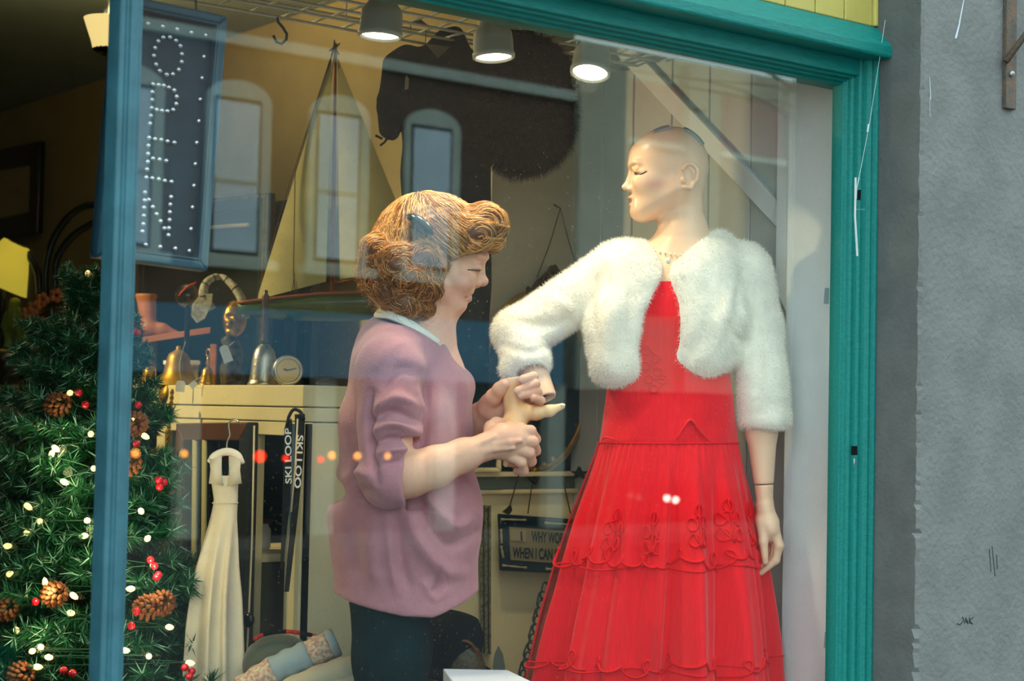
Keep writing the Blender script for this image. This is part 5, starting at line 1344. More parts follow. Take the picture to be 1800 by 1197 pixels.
# jester mask
YJ = 4.66; K = PX(YJ, True); k_ = K.s
jm = thing('jester_mask', 'gold faced jester mask with curled cream horns and lace collar on the cabinet', 'mask', tuple(W(K(400, 600)))[:2]+(ZT,))
v = Vol(K(355, 625, -60), K(450, 515, 40), .0028)
v.el(K(412, 560, -10), np.array([22, 22, 32])*k_, .01); v.rc(K(406, 562, -26), K(402, 572, -34), 4*k_, 5*k_, 4*k_); v.el(K(408, 584, -22), np.array([12, 10, 9])*k_, 5*k_); v.el(K(402, 556, -32), np.array([7, 5, 4])*k_, 4*k_, 'sub'); v.el(K(420, 556, -32), np.array([7, 5, 4])*k_, 4*k_, 'sub')
V, F = v.mesh(); mk('face', (V, F), M_gold, jm, smooth=True, cam=True)
M_lace = mat('cream_lace', '#cfc7ad', rough=.8, var=.25, vscale=90, col2='#8a8468')
for pts, rr in (([(372, 545, -20), (358, 520, -24), (362, 498, -20), (378, 487, -14), (386, 488, -10)], [9, 9, 7, 6, 5]), ([(430, 560, -18), (426, 530, -22), (412, 505, -18), (396, 490, -12), (386, 486, -10)], [9, 8, 7, 6, 5])):
    P_ = spline(K.many(pts), 18); o = mk('horn', tube(P_, np.interp(np.linspace(0, 1, 18), np.linspace(0, 1, 5), np.array(rr)*k_), 10), M_lace, jm, smooth=True, cam=True)
    for i in (4, 8, 12): mk('band', tube([P_[i]-(P_[i+1]-P_[i])*.2, P_[i]+(P_[i+1]-P_[i])*.2], (rr[i//4]+.8)*k_*1.0, 10), M_dkstr, o, cam=True)
mk('collar', sheet(K.many([(338, 535, -30), (352, 518, -30), (374, 516, -30), (372, 535, -30), (360, 560, -30), (346, 568, -30), (336, 555, -30)]), (0, 1, 0), .006), M_lace, jm, cam=True)
mk('drape', tube(spline(K.many([(400, 592, -10), (412, 620, -10), (405, 650, -8), (410, 672, -6)]), 12), np.linspace(22, 34, 12)*k_, 14, flat=.6), mat('dark_brocade', '#2a2418', rough=.6, col2='#5a4a20', vscale=70), jm, smooth=True, cam=True)
rb = thing('glass_bauble', 'dark glass bauble with red ribbon beside the jester mask', 'bauble', tuple(W(K(335, 560)))[:2]+(ZT,))
K = PX(4.9, True); k_ = K.s
mk('ball', ball(K(330, 520, 0), 22*k_, 18, 12), mat('dark_glass_ball', '#141a1a', rough=.08, coat=1), rb, smooth=True, cam=True); mk('ribbon', tube(spline(K.many([(314, 520, -20), (328, 505, -24), (346, 496, -18)]), 10), 1.6*k_, 6), mat('red_ribbon', '#b03020', rough=.5), rb, smooth=True, cam=True)
sb = K(330, 540, 0); sb0 = sb.copy(); sb0[2] = ZT; mk('stand', tube([sb, sb0], .008, 8), M_blkgl, rb, cam=True)

# ================================================================== far left corner of the shop
sc = thing('hanging_lantern', 'glowing lantern with flared amber glass shade hanging at upper left', 'lamp', tuple(P(190, 66, 5.0)))
sx = P(192, 62, 5.0)
mk('shade', lathe([(.075, .048), (.066, .02), (.052, -.02), (.046, -.045), (.043, -.045), (.049, -.02), (.063, .02), (.072, .048)], sx, 28, cap=False), mat('sconce_glass', '#d8b860', rough=.4, emit=(1, .72, .28), estr=1.0), sc, smooth=True)
mk('bulb', ball(sx+np.array([0, 0, -.01]), .024), mat('sconce_bulb', '#fff0c0', emit=(1, .85, .5), estr=10), sc, smooth=True)
mk('rod', tube([sx+np.array([0, 0, .03]), (sx[0], sx[1], 2.95)], .006, 8), M_blkgl, sc, smooth=True); mk('cap', lathe([(.02, -.06), (.047, -.046), (.047, -.04)], sx, 20), M_blkgl, sc, smooth=True)
ld = bpy.data.lights.new('lantern_light', 'POINT'); ld.energy = 22; ld.color = (1, .72, .32); ld.shadow_soft_size = .03
lo = bpy.data.objects.new('lantern_light', ld); COL.objects.link(lo); lo.parent = sc; lo.location = Vector(sx-OFF[sc.name]+np.array([0, 0, .06]))
YL = 5.65; N_ = PX(YL, True); n_ = N_.s
ls = thing('table_lamp', 'lamp with bright yellow shade at the left edge', 'lamp', tuple(W(N_(20, 600)))[:2]+(ZT,))
Rl = RC@rotm(0, 24, 0)
c = W(N_(6, 476)); mk('shade', lathe([(.045, .10), (.075, .03), (.105, -.05), (.101, -.05), (.071, .03), (.041, .10)], c, 28, Rl, cap=False), mat('yellow_shade', '#e8c020', rough=.6, emit=(1, .75, .08), estr=.45), ls, smooth=True)
mk('stem', tube([c, c+np.array([0, 0, -.1]), np.array([c[0], c[1], ZT])], .01, 8), M_blkgl, ls, smooth=True); mk('foot', lathe([(0, .02), (.05, .015), (.06, 0)], (c[0], c[1], ZT), 20), M_blkgl, ls, smooth=True)
hs_ = thing('bentwood_stand', 'black bentwood hat stand with curved arms behind the tree', 'hat stand', tuple(W(N_(85, 690)))[:2]+(ZT,))
for pts in ([(84, 680), (82, 560), (80, 480), (92, 425), (120, 382), (150, 362), (172, 360)], [(94, 620), (96, 500), (100, 455), (128, 415), (170, 388)], [(70, 520), (66, 480), (52, 452), (28, 432), (-10, 424)]):
    mk('arm', tube(spline(N_.many(pts), 24), [6.5*n_]*24, 10), M_blkgl, hs_, smooth=True, cam=True)
mk('foot', lathe([(0, .02), (.07, .012), (.08, 0)], (*W(N_(84, 690))[:2], ZT), 20), M_blkgl, hs_, smooth=True)
gf = thing('green_figurine', 'small green glazed figurine standing at the left edge of the cabinet', 'figurine', tuple(W(N_(26, 640)))[:2]+(ZT,))
v = Vol(N_(-20, 690, -50), N_(75, 505, 50), .004)
v.el(N_(26, 535), np.array([11, 11, 12])*n_, .004); v.chain(N_.many([(26, 550), (25, 575)]), np.array([13, 14])*n_, 6*n_)
for e in (-1, 1): v.chain(N_.many([(25+e*7, 580), (26+e*11, 612), (25+e*9, 650)]), np.array([9, 8, 7])*n_, 5*n_); v.chain(N_.many([(25+e*12, 553), (25+e*20, 572), (25+e*15, 590)]), np.array([6, 5, 4])*n_, 4*n_)
V, F = v.mesh(); mk('figure', (V, F), mat('green_glaze', '#6a7a30', rough=.3), gf, smooth=True, cam=True)
q = N_(26, 655); mk('plinth', cbox(np.array([q[0], q[1], (q[2]+ZT)/2]), (.07, .07, max(.01, q[2]-ZT))), M_brown, gf, cam=True)
bw_ = thing('brown_bowl', 'dark brown round glossy bowl at the left edge of the cabinet', 'bowl', tuple(W(N_(14, 690)))[:2]+(ZT,))
c = W(N_(14, 655)); c[2] = ZT; mk('bowl_body', lathe([(.03, 0), (.06, .012), (.085, .05), (.088, .08), (.075, .11), (.05, .125), (.0, .128)], c, 28), mat('brown_glaze', '#2e160c', rough=.12, coat=1), bw_, smooth=True); mk('knob', ball(c+np.array([0, 0, .135]), .012), mat('brown_glaze', '#2e160c'), bw_, smooth=True)
# display head with flowered hair
def Hd(px, py, d=0): return L(37+(px-1093)*.70, 650+(py-388)*.70, 5.5, 0, d*.70*5.5/FPX)
hh_ = thing('painted_bust', 'painted shop bust in left profile with red lips and flowers in dark hair', 'bust', tuple(W(Hd(1190, 440)))[:2]+(ZT,))
sc_ = .70*5.5/FPX
v = Vol(Hd(1075, 470, -110), Hd(1280, 205, 110), .0026); carve_head(v, Hd, sc_); v.plane(Hd(1180, 452), (0, 0, -1), .001)
V, F = v.mesh(); V = relax(V, F, 1)
o = mk('head', (V, F), mat('painted_head', '#b06a40', rough=.35, attr='tint'), hh_, smooth=True, cam=True)
cb = np.tile(np.array(lin('#b9754c')), (len(V), 1))
for p, r, col in ((Hd(1108, 350), np.array([18, 24, 14])*sc_, '#a01818'), (Hd(1118, 304, -26), np.array([16, 14, 8])*sc_, '#2a1a14'), (Hd(1118, 289, -22), np.array([18, 14, 4])*sc_, '#3a2218'), (Hd(1150, 335, -42), np.array([36, 26, 26])*sc_, '#b04a30')):
    q = np.clip(1-np.sqrt((((V-p)/r)**2).sum(1)), 0, 1)[:, None]; q = np.clip(q*2, 0, 1); cb = cb*(1-q)+np.array(lin(col))*q
paint(o, cb)
v = Vol(Hd(1090, 420, -100), Hd(1300, 190, 100), .004); v.el(Hd(1196, 290), np.array([76, 68, 86])*sc_, .01); v.el(Hd(1235, 350), np.array([40, 60, 60])*sc_, .02); v.poly([Hd(*p)[[0, 2]] for p in ((1090, 262), (1165, 255), (1180, 330), (1190, 420), (1080, 420))], 4, 7, .004); v.warp(lambda X, Y, Z: .002*wav(X, Y, Z, 150))
V, F = v.mesh(); mk('hair', (V, F), mat('dark_red_hair', '#2a120c', rough=.5), hh_, smooth=True, cam=True)
for i, (px, py) in enumerate(((1140, 235), (1160, 215), (1195, 205), (1230, 220), (1125, 250))):
    mk('flower', J(*[ball(Hd(px+11*math.cos(a), py+11*math.sin(a), -50), np.array([8, 4, 8])*sc_, 8, 6) for a in np.linspace(0, 2*math.pi, 6)[:-1]]), mat('russet_flower', ('#8a3a20' if i % 2 else '#a8603a'), rough=.6), hh_, smooth=True, cam=True)
bs = Hd(1200, 452); mk('neck_base', cbox(np.array([bs[0], bs[1], (bs[2]+ZT)/2]), (.06, .06, max(.01, bs[2]-ZT+.004))), M_brown, hh_, cam=True)

# ================================================================== christmas tree
YT = 3.9; T_ = PX(YT, True); t_ = T_.s
tb = W(T_(138, 900)); tb[2] = ZF
xm = thing('christmas_tree', 'decorated artificial christmas tree with berries and pine cones behind the corner post', 'christmas tree', tuple(tb))
ztop = T_(152, 500)[2]; Hh = ztop-ZF
M_needle = mat('fir_needles', '#0a4428', rough=.6, var=.4, vscale=35, col2='#176a40'); M_frost = mat('frosted_needles', '#7fb39a', rough=.6); M_twig = mat('twig', '#3a2a1a', rough=.8)
mk('trunk', tube([tb, tb+np.array([0, 0, Hh])], [.022, .006], 10), M_twig, xm)
def spray(seed):
    r = np.random.default_rng(seed); V = []; F = []; mi = []; n = 0
    def needle(p, d, l, w, m):
        nonlocal n
        s = np.cross(d, r.normal(0, 1, 3)); s /= np.linalg.norm(s); V.extend([p-s*w, p+s*w, p+d*l*.6+s*w*.7, p+d*l]); F.append((n, n+1, n+2)); F.append((n, n+2, n+3)); mi.extend([m, m]); n += 4
    axes = [(np.zeros(3), np.array([1., 0, .10]), 1.0)]
    for k in range(7):
        f = .18+.11*k; sgn = 1 if k % 2 else -1; axes.append((np.array([f, 0, .10*f]), np.array([.75, sgn*.62, r.uniform(-.05, .3)]), .42*(1.05-f*.6)))
    for o, d, l in axes:
        d = d/np.linalg.norm(d); x, y = frame_of(d); k = int(150*l**.8)+30
        for q in range(k):
            f = r.uniform(.04, 1); a = r.uniform(0, 6.283); nd = d*.75+(x*math.cos(a)+y*math.sin(a)); nd /= np.linalg.norm(nd)
            needle(o+d*l*f, nd, r.uniform(.11, .17), .0075, 1 if (f > .85 and r.random() < .30) else 0)
        V2, F2 = tube([o, o+d*l], [.012, .004], 4); V.extend(list(V2)); F.extend([tuple(i+n for i in q) for q in F2]); mi.extend([2]*len(F2)); n += len(V2)
    me = setmesh('branch', V, F, [M_needle, M_frost, M_twig], False); me.polygons.foreach_set('material_index', mi); return me
sp = [spray(i) for i in range(5)]
prof_y = [480, 560, 640, 720, 800, 900, 1000, 1100, 1197, 1400]; prof_r = [10, 80, 115, 150, 170, 190, 205, 232, 255, 300]
def tree_r(z):
    zs = [T_(140, y)[2] for y in prof_y]; return np.interp(-z, [-a for a in zs], prof_r)*t_
rt = np.random.default_rng(11); NBR = 250
for k in range(NBR):
    f = k/NBR; z = ztop-.02-(ztop-(ZF+.18))*f**.85; R_ = tree_r(z); a = k*2.39996+rt.uniform(-.2, .2)
    ln = max(.09, min(.26, R_*rt.uniform(.62, .80)+.05)); r0_ = max(0, R_-ln*.98)*rt.uniform(.75, 1)
    if rt.random() < .25: r0_ *= .45
    el = math.radians(rt.uniform(2, 34)+(34 if f < .05 else 0)); d = np.array([math.cos(a)*math.cos(el), math.sin(a)*math.cos(el), math.sin(el)])
    y = np.cross([0, 0, 1], d); y /= np.linalg.norm(y); zz = np.cross(d, y)
    cx = tb+np.array([0, 0, z-ZF])
    inst('branch', sp[k % 5], cx+np.array([math.cos(a), math.sin(a), 0])*r0_, np.stack([d, y, zz], 1), xm, ln)
for dx in (0, 1, 2): inst('branch', sp[dx], tb+np.array([0, 0, Hh-.10]), np.stack([np.array([0.05*dx, .02, 1.]), np.array([math.cos(dx*2), math.sin(dx*2), 0]), np.array([-math.sin(dx*2), math.cos(dx*2), 0])], 1), xm, .10)
def tree_pt(px, py, out=1.0):
    z = T_(px, py)[2]; R_ = tree_r(z)*out; cxw = L(138, py, YT); dx = T_(px, py)[0]-cxw[0]
    return T_(px, py, -math.sqrt(max(0.0004, R_*R_-dx*dx))/t_*.95)
sl_ = thing('string_lights', 'string of small warm white fairy lights wound round the christmas tree', 'fairy lights', tuple(tb+np.array([0, 0, .3])))
M_bulb = mat('fairy_bulb', '#fff2c8', emit=(1, .60, .20), estr=1.9); M_bsock = mat('bulb_socket', '#1d4a34', rough=.5)
bulb = setmesh('bulb', *lathe([(.0040, -.004), (.0062, 0), (.0068, .005), (.0050, .012), (.0, .017)], seg=8, cap=False), M_bulb, True); sock = setmesh('bulb_socket', *lathe([(.0034, -.016), (.004, -.004), (.004, 0)], seg=8), M_bsock, True)
BP = [(155, 482), (122, 691), (160, 762), (95, 786), (90, 800), (165, 824), (110, 846), (46, 888), (70, 916), (45, 937), (152, 915), (146, 942), (80, 1028), (127, 1045), (122, 1077), (28, 1106), (58, 1144), (72, 1138), (83, 1155), (247, 897), (258, 948), (268, 993), (216, 1143), (262, 1153), (295, 1102), (330, 1165), (231, 735), (252, 765), (15, 1010), (10, 960), (233, 1035), (62, 1172), (200, 860)]
wire = []
for i, (px, py) in enumerate(BP):
    p = W(tree_pt(px, py, 1.04)); d = np.array([rt.normal(), rt.normal()-1.2, rt.normal()*.5]); d /= np.linalg.norm(d); x, y = frame_of(d)
    inst('bulb', bulb, p, np.stack([x, y, d], 1), sl_); inst('bulb_socket', sock, p, np.stack([x, y, d], 1), sl_); wire.append(p+np.array([0, .015, 0]))
wire.sort(key=lambda p: -p[2]); mk('cable', tube(spline(wire, 160), .0013, 5), M_bsock, sl_, smooth=True)
for px, py, e in ((110, 830, 1.0), (150, 930, 1.0), (80, 1040, 1.0), (270, 1000, 1.0), (260, 1150, 1.0), (60, 1140, 1.0), (100, 790, 1.), (250, 900, 1.)):
    ld = bpy.data.lights.new('fairy_glow', 'POINT'); ld.energy = .5*e; ld.color = (1, .72, .34); ld.shadow_soft_size = .01
    lo = bpy.data.objects.new('fairy_glow', ld); COL.objects.link(lo); lo.parent = sl_; lo.location = Vector(W(tree_pt(px, py, 1.22))-OFF[sl_.name])
M_berry = mat('red_berry', '#c01428', rough=.18, coat=.6); bry = setmesh('berry', *ball((0, 0, 0), .0085, 12, 8), M_berry, True)
for px, py, k in ((237, 580, 5), (138, 690, 1), (150, 711, 1), (283, 858, 3), (270, 1006, 4), (240, 1075, 1), (231, 1100, 1), (338, 1178, 4), (112, 1190, 2), (62, 1058, 1), (243, 712, 1), (240, 780, 1)):
    for j in range(k): inst('berry', bry, W(tree_pt(px+rt.normal()*7*(k > 1), py+rt.normal()*7*(k > 1), 1.10)), None, xm)
def cone_mesh():
    parts = []
    for k in range(60):
        f = k/60; a = k*2.4; rr = .022*math.sin(math.pi*(.15+.8*f))+.002; z = .03-.062*f
        parts.append(ball((rr*math.cos(a), rr*math.sin(a), z), (.008, .005, .0035), 6, 4, rotm(0, 25, math.degrees(a))))
    return setmesh('pine_cone', *J(*parts), mat('pine_cone', '#7a4a2a', rough=.7, var=.25, vscale=60), True)
cm = cone_mesh()
for px, py, rz in ((100, 712, 40), (238, 745, -60), (95, 1045, 30), (258, 1068, 70), (285, 1060, -20), (35, 1186, 50), (225, 815, 20), (8, 1070, 10)):
    inst('pine_cone', cm, W(tree_pt(px, py, 1.02)), rotm(70, rz, 0), xm)
# ================================================================== under the cabinet: framed panel, white dress, strap
UF = 2.06
t = thing('wooden_frame', 'brown wooden frame leaning on the cabinet behind the white dress', 'frame', tuple(on_u(380, 1000, UF))[:2]+(.15,))
c = [on_u(*p, UF) for p in ((318, 744), (446, 742))]; c = [c[0], c[1], np.array([UF, c[1][1], .2]), np.array([UF, c[0][1], .2])]
fs, inn = frame_sides(c, .045, (1, 0, 0), .03)
for f, m_ in zip(fs, (M_brown, M_dark, M_brown, M_brown)): bev(mk('frame_side', f, m_, t), .003)
mk('panel', sheet([p+np.array([.01, 0, 0]) for p in inn], (1, 0, 0), .006), mat('dark_mirror', '#0c1512', rough=.12), t)
for px in (343, 360):
    mk('curtain_strip', tube([on_u(px, 765, UF-.01), on_u(px-2, 1000, UF-.01), on_u(px-6, 1240, UF-.01)], .012, 10, flat=.4), mat('cream_curtain', '#a8a070', rough=.8), t, smooth=True)
pc = thing('pull_cord', 'thin pale pull cord with dark knob beside the wooden frame', 'cord', tuple(on_u(440, 1000, UF-.03)))
mk('cord', tube([on_u(447, 748, UF-.03), on_u(443, 950, UF-.03), on_u(437, 1090, UF-.03), on_u(430, 1230, UF-.03)], .0022, 6), M_string, pc, smooth=True); mk('knob', ball(on_u(438, 1090, UF-.035), (.012, .016, .018)), M_blkgl, pc, smooth=True)
# white dress on a hanger
YD = 3.86; D_ = PX(YD, True); d_ = D_.s
wd2 = thing('white_dress', 'white sleeveless cotton dress hanging in front of the brown frame', 'dress', tuple(W(D_(385, 1000)))[:2]+(.75,))
M_cot = mat('white_cotton', '#cfc8b0', rough=.85, var=.05, vscale=20, bump=.3, bscale=120, sheen=.2)
rw = [(836, 396, 25, 13), (846, 395, 24, 13), (880, 397, 21, 13), (905, 394, 23, 14), (950, 388, 29, 18), (1000, 380, 35, 22), (1050, 376, 39, 25), (1100, 373, 43, 28), (1197, 371, 47, 31), (1340, 368, 54, 34)]
R_ = []
for y in np.linspace(836, 1340, 50):
    cx, hw, dp = [np.interp(y, [q[0] for q in rw], [q[i] for q in rw]) for i in (1, 2, 3)]; am = .24*min(1, max(0, (y-900)/150))
    R_.append([D_(cx+hw*(1+am*(math.sin(6*t_a+.5)+.5*math.sin(11*t_a)))*math.sin(t_a), y, -dp*(1+am*1.6*math.sin(7*t_a+1+.002*y))*math.cos(t_a)) for t_a in np.linspace(0, 2*math.pi, 90, endpoint=False)])
mk('skirt', loft(R_, caps=False), M_cot, wd2, smooth=True, cam=True)
for sg_, lab in (((372, 800), 'l'), ((420, 806), 'r')):
    x = sg_[0]; inx = 1 if x < 395 else -1
    mk('strap', loft([[D_(x-4*inx+dx*inx, y0, dd) for dx, y0, dd in row] for row in ([(-1, 850, -13), (25, 854, -14), (25, 854, -11), (-1, 850, -10)], [(2, 826, -13), (21, 832, -14), (21, 832, -10), (2, 826, -9)], [(0, 806, -5), (22, 800, -6), (22, 800, 3), (0, 806, 3)], [(2, 826, 10), (22, 824, 10), (22, 824, 13), (2, 826, 13)], [(-1, 850, 10), (25, 850, 10), (25, 850, 13), (-1, 850, 13)])]), M_cot, wd2, smooth=True, cam=True)
mk('waist_seam', tube([D_(396+22.5*math.sin(a), 884, -14.5*math.cos(a)) for a in np.linspace(0, 2*math.pi, 40, endpoint=False)], 1.2*d_, 6, closed=True), M_cot, wd2, smooth=True, cam=True)
hg = thing('coat_hanger', 'padded white hanger with wire hook carrying the white dress', 'hanger', tuple(W(D_(398, 795))))
mk('hook', tube(spline(D_.many([(399, 796), (399, 778), (404, 765), (402, 750), (404, 741), (412, 737), (420, 742)]), 24), .0022, 7), M_silver, hg, smooth=True, cam=True)
mk('shoulder_bar', tube(spline(D_.many([(366, 812), (380, 800), (398, 794), (415, 799), (428, 815)]), 16), np.array([4, 6, 8, 9, 9, 9, 9, 9, 9, 9, 9, 9, 9, 8, 6, 4])*d_*.8, 10), M_paper, hg, smooth=True, cam=True)
# black strap loop with lettering
YS = 3.98; S_ = PX(YS, True); ss = S_.s
sk = thing('ski_strap', 'folded black webbing strap lettered SKI LOOP hanging at the cabinet corner', 'strap', tuple(W(S_(515, 860))))
M_web = mat('black_webbing', '#0c1416', rough=.7, bump=.3, bscale=200); M_webg = mat('grey_webbing', '#5e7072', rough=.7)
bev(mk('strap', sheet(S_.many([(500, 752, -4), (512, 735, -4), (514, 745, -4), (510, 880, -4), (497, 1000, -4), (493, 1000, -4)]), (0, 1, 0), .006), M_web, sk, cam=True), .001)
bev(mk('strap', sheet(S_.many([(518, 728, -10), (536, 728, -10), (534, 800, -10), (524, 900, -10), (508, 1040, -10), (500, 1040, -10), (514, 880, -10), (520, 780, -10)]), (0, 1, 0), .006), M_web, sk, cam=True), .001)
mk('webbing_edge', tube(S_.many([(523, 736, -16), (519, 820, -16), (512, 900, -14)]), 1.6*ss, 6), M_string, sk, smooth=True, cam=True)
mk('inner_web', sheet(S_.many([(512, 745, -2), (520, 745, -2), (518, 860, -2), (505, 960, -2), (510, 860, -2)]), (0, 1, 0), .004), M_webg, sk, cam=True)
mk('loop', tube(spline(S_.many([(504, 750, -6), (508, 732, -8), (516, 720, -9), (528, 724, -10), (534, 738, -10)]), 14), 6*ss, 8, flat=.5), M_web, sk, smooth=True, cam=True)
M_let = mat('white_lettering', '#d8dcd6', rough=.6)
for txt, top, bot, w, dd in (('SKI LOOP', (507, 850), (506, 752), 11, -8), ('SKI LOO', (528, 765), (523, 858), 11, -15)):
    a, b = S_(*top, dd), S_(*bot, dd); V, F = text_vf(txt, 1.0, .0, .02); ln = V[:, 0].max()-V[:, 0].min(); hh = V[:, 1].max(); V[:, 0] = (V[:, 0]-V[:, 0].min())/ln*np.linalg.norm(b-a); V[:, 1] = (V[:, 1]/hh-.5)*w*ss; V[:, 2] = 0
    xd = (b-a)/np.linalg.norm(b-a); yd = np.cross([0, -1, 0.], xd)
    V3 = a+V[:, :1]*xd+V[:, 1:2]*yd; mk('lettering', (V3, F), M_let, sk, cam=True)
# jars and figurines on the cabinet shelves
b = on_u(452, 968, UC+.10); j = thing('white_jar', 'white lidded jar on the shelf inside the cabinet opening', 'jar', (b[0], b[1], b[2]))
mk('jar_body', lathe([(.028, 0), (.034, .01), (.034, .055), (.028, .065), (.028, .072)], b, 20), M_paper, j, smooth=True); mk('lid', lathe([(.03, 0), (.03, .008), (.006, .012), (.006, .02), (0, .022)], b+np.array([0, 0, .072]), 20), mat('red_lid', '#8a2a20', rough=.4), j, smooth=True)
mk('jar_shelf', box(UC+.03, UC+.3, b[1]-.1, b[1]+.2, b[2]-.02, b[2]), M_cream, cab)
b = on_u(308, 955, UC-.04); j = thing('toy_figurine', 'small painted toy figurine in front of the cabinet under the rope', 'figurine', (b[0], b[1], b[2]))
v = Vol(b-np.array([.06, .06, .02]), b+np.array([.06, .06, .16]), .003)
v.el(b+np.array([0, 0, .02]), (.032, .032, .02), .004); v.rc(b+np.array([0, 0, .03]), b+np.array([0, 0, .075]), .026, .020, .01); v.el(b+np.array([0, 0, .11]), (.022, .022, .024), .006); v.rc(b+np.array([0, -.02, .07]), b+np.array([-.02, -.034, .045]), .009, .008, .004); v.rc(b+np.array([0, .02, .07]), b+np.array([-.02, .034, .045]), .009, .008, .004)
V, F = v.mesh(); o = mk('figure', (V, F), mat('painted_toy', '#a08050', rough=.5, attr='tint'), j, smooth=True)
zc2 = V[:, 2]-b[2]; paint(o, np.where((zc2 > .09)[:, None], lin('#a8603a'), np.where((zc2 > .035)[:, None], lin('#5a6a48'), lin('#c8a878'))))
mk('cap', ball(b+np.array([0, 0, .128]), (.021, .021, .014)), mat('red_cap', '#8a2418', rough=.6), j, smooth=True)
tt = thing('plant_stand', 'dark narrow stand under the toy figurine', 'stand', (b[0], b[1], .15)); mk('top', box(b[0]-.06, b[0]+.05, b[1]-.06, b[1]+.06, b[2]-.02, b[2]), M_brown, tt)
for dx in (-.05, .04):
    for dy in (-.05, .05): mk('leg', box(b[0]+dx-.008, b[0]+dx+.008, b[1]+dy-.008, b[1]+dy+.008, .15, b[2]-.02), M_brown, tt)

# ================================================================== table along the back with cushions and hat
zt_ = .985
tbl = thing('display_table', 'low dark table along the back of the display carrying cushions', 'table', (2.3, 3.3, ZF))
bev(mk('table_top', box(1.88, 2.45, 3.13, 3.49, zt_-.03, zt_), M_brown, tbl), .004)
for u in (1.90, 2.40):
    for n in (3.16, 3.45): mk('leg', box(u, u+.03, n, n+.03, ZF, zt_-.03), M_brown, tbl)
YQ = 3.80; U_ = PX(YQ, True); q_ = U_.s
cu = thing('striped_cushion', 'grey green cushion with red and black corded edge beside the strap', 'cushion', tuple(W(U_(500, 1197)))[:2]+(zt_,))
v = Vol(U_(405, 1230, -60), U_(585, 1085, 90), .004); v.el(U_(492, 1172, 15), np.array([66, 44, 58])*q_, .01, rot=rotm(0, 8, 0)); V, F = v.mesh(); mk('cushion_body', (V, F), mat('grey_green_cloth', '#4a5448', rough=.9, bump=.3, bscale=160, sheen=.3), cu, smooth=True, cam=True)
edge = spline(U_.many([(440, 1130, -16), (462, 1116, -20), (500, 1110, -18), (535, 1114, -14), (562, 1120, -8)]), 24)
for i in range(0, 22, 2): mk('cord', tube(edge[i:i+3], 3.6*q_, 8), mat('red_cord_trim', '#a01c1c', rough=.7) if (i//2) in (1, 2, 6, 7, 10) else M_black, cu, smooth=True, cam=True)
qb = thing('patchwork_bolster', 'rolled patchwork quilt in floral and pale blue cotton on the table', 'quilt', tuple(W(U_(510, 1197)))[:2]+(zt_,))
M_flor = mat('floral_cotton', '#c8bfa4', rough=.9, col2='#b08478', vscale=130, bump=.3, bscale=60, detail=1); M_blue = mat('pale_blue_cotton', '#8fa0a4', rough=.9, bump=.3, bscale=60)
ax = spline(U_.many([(425, 1215, -50), (480, 1180, -46), (540, 1152, -40), (592, 1128, -30)]), 33)
for i0, i1, mm in ((0, 12, M_flor), (12, 23, M_blue), (23, 30, M_flor), (30, 33, M_blue)):
    mk('patch', tube(ax[max(0, i0-1):i1], [(25+1.5*math.sin(i*1.3))*q_ for i in range(max(0, i0-1), i1)], 18), mm, qb, smooth=True, cam=True)
q2 = thing('cream_quilt', 'folded cream quilt lying in front of the patchwork roll', 'quilt', tuple(W(U_(560, 1197)))[:2]+(zt_,))
ax = spline(U_.many([(470, 1240, -80), (540, 1205, -76), (610, 1180, -70), (660, 1172, -60)]), 20)
mk('roll', tube(ax, [(26+1.2*math.sin(i*1.7))*q_ for i in range(20)], 18), mat('cream_quilting', '#b0a890', rough=.9, bump=.6, bscale=45), q2, smooth=True, cam=True); mk('fold', tube([p+np.array([0, -.01, -.03]) for p in ax], 24*q_, 16), mat('cream_quilting', '#b0a890'), q2, smooth=True, cam=True)
ht = thing('black_hat', 'black felt hat with a round crown on the table behind the person', 'hat', tuple(W(L(790, 1180, 3.95)))[:2]+(zt_,))
c = L(784, 1160, 3.95); cz = W(c); hz = zt_+.02
mk('crown', lathe([(.0, .125), (.05, .12), (.07, .09), (.075, .03), (.078, 0)], (cz[0], cz[1], hz+.01), 28, RC@rotm(6, 12, 0)), M_black, ht, smooth=True); mk('brim', lathe([(.07, .01), (.12, .002), (.125, -.004), (.07, 0)], (cz[0], cz[1], hz+.01), 32, RC@rotm(6, 12, 0)), M_black, ht, smooth=True)
cl_ = thing('dark_clutch', 'dark brown beaded bag beside the black hat', 'bag', tuple(W(L(815, 1180, 3.9)))[:2]+(zt_,))
v = Vol(L(770, 1225, 3.82), L(870, 1110, 4.0), .004); v.el(L(812, 1180, 3.90), (.055, .03, .065), .01); v.rc(L(795, 1150, 3.9), L(832, 1148, 3.9), .012, .012, .01); V, F = v.mesh(); mk('bag_body', (V, F), mat('beaded_brown', '#2a2a1c', rough=.4, col2='#4a4424', vscale=160, bump=.4, bscale=200), cl_, smooth=True, cam=True)
mk('handle', tube(spline([L(790, 1150, 3.89), L(800, 1128, 3.88), (L(826, 1130, 3.88)), L(842, 1155, 3.89)], 14), .004, 8), M_brown, cl_, smooth=True, cam=True)
ss_ = thing('silver_spade', 'pointed grey leaf shaped ornament leaning at the back wall', 'ornament', tuple(W(L(877, 1180, 4.25)))[:2]+(ZF,)); M_iron0 = mat('rod_iron', '#3a403c', rough=.5)
mk('leaf', sheet([L(x, y, 4.25) for x, y in ((876, 1135), (884, 1150), (888, 1172), (886, 1210), (868, 1210), (866, 1172), (869, 1150))], (0, 1, 0), .01), mat('grey_zinc', '#7a8478', rough=.5, metal=.3), ss_, cam=True)
mk('rod', tube([L(877, 1205, 4.25), np.array([*L(877, 1205, 4.25)[:2], ZF])], .005, 8), M_iron0, ss_, cam=True)
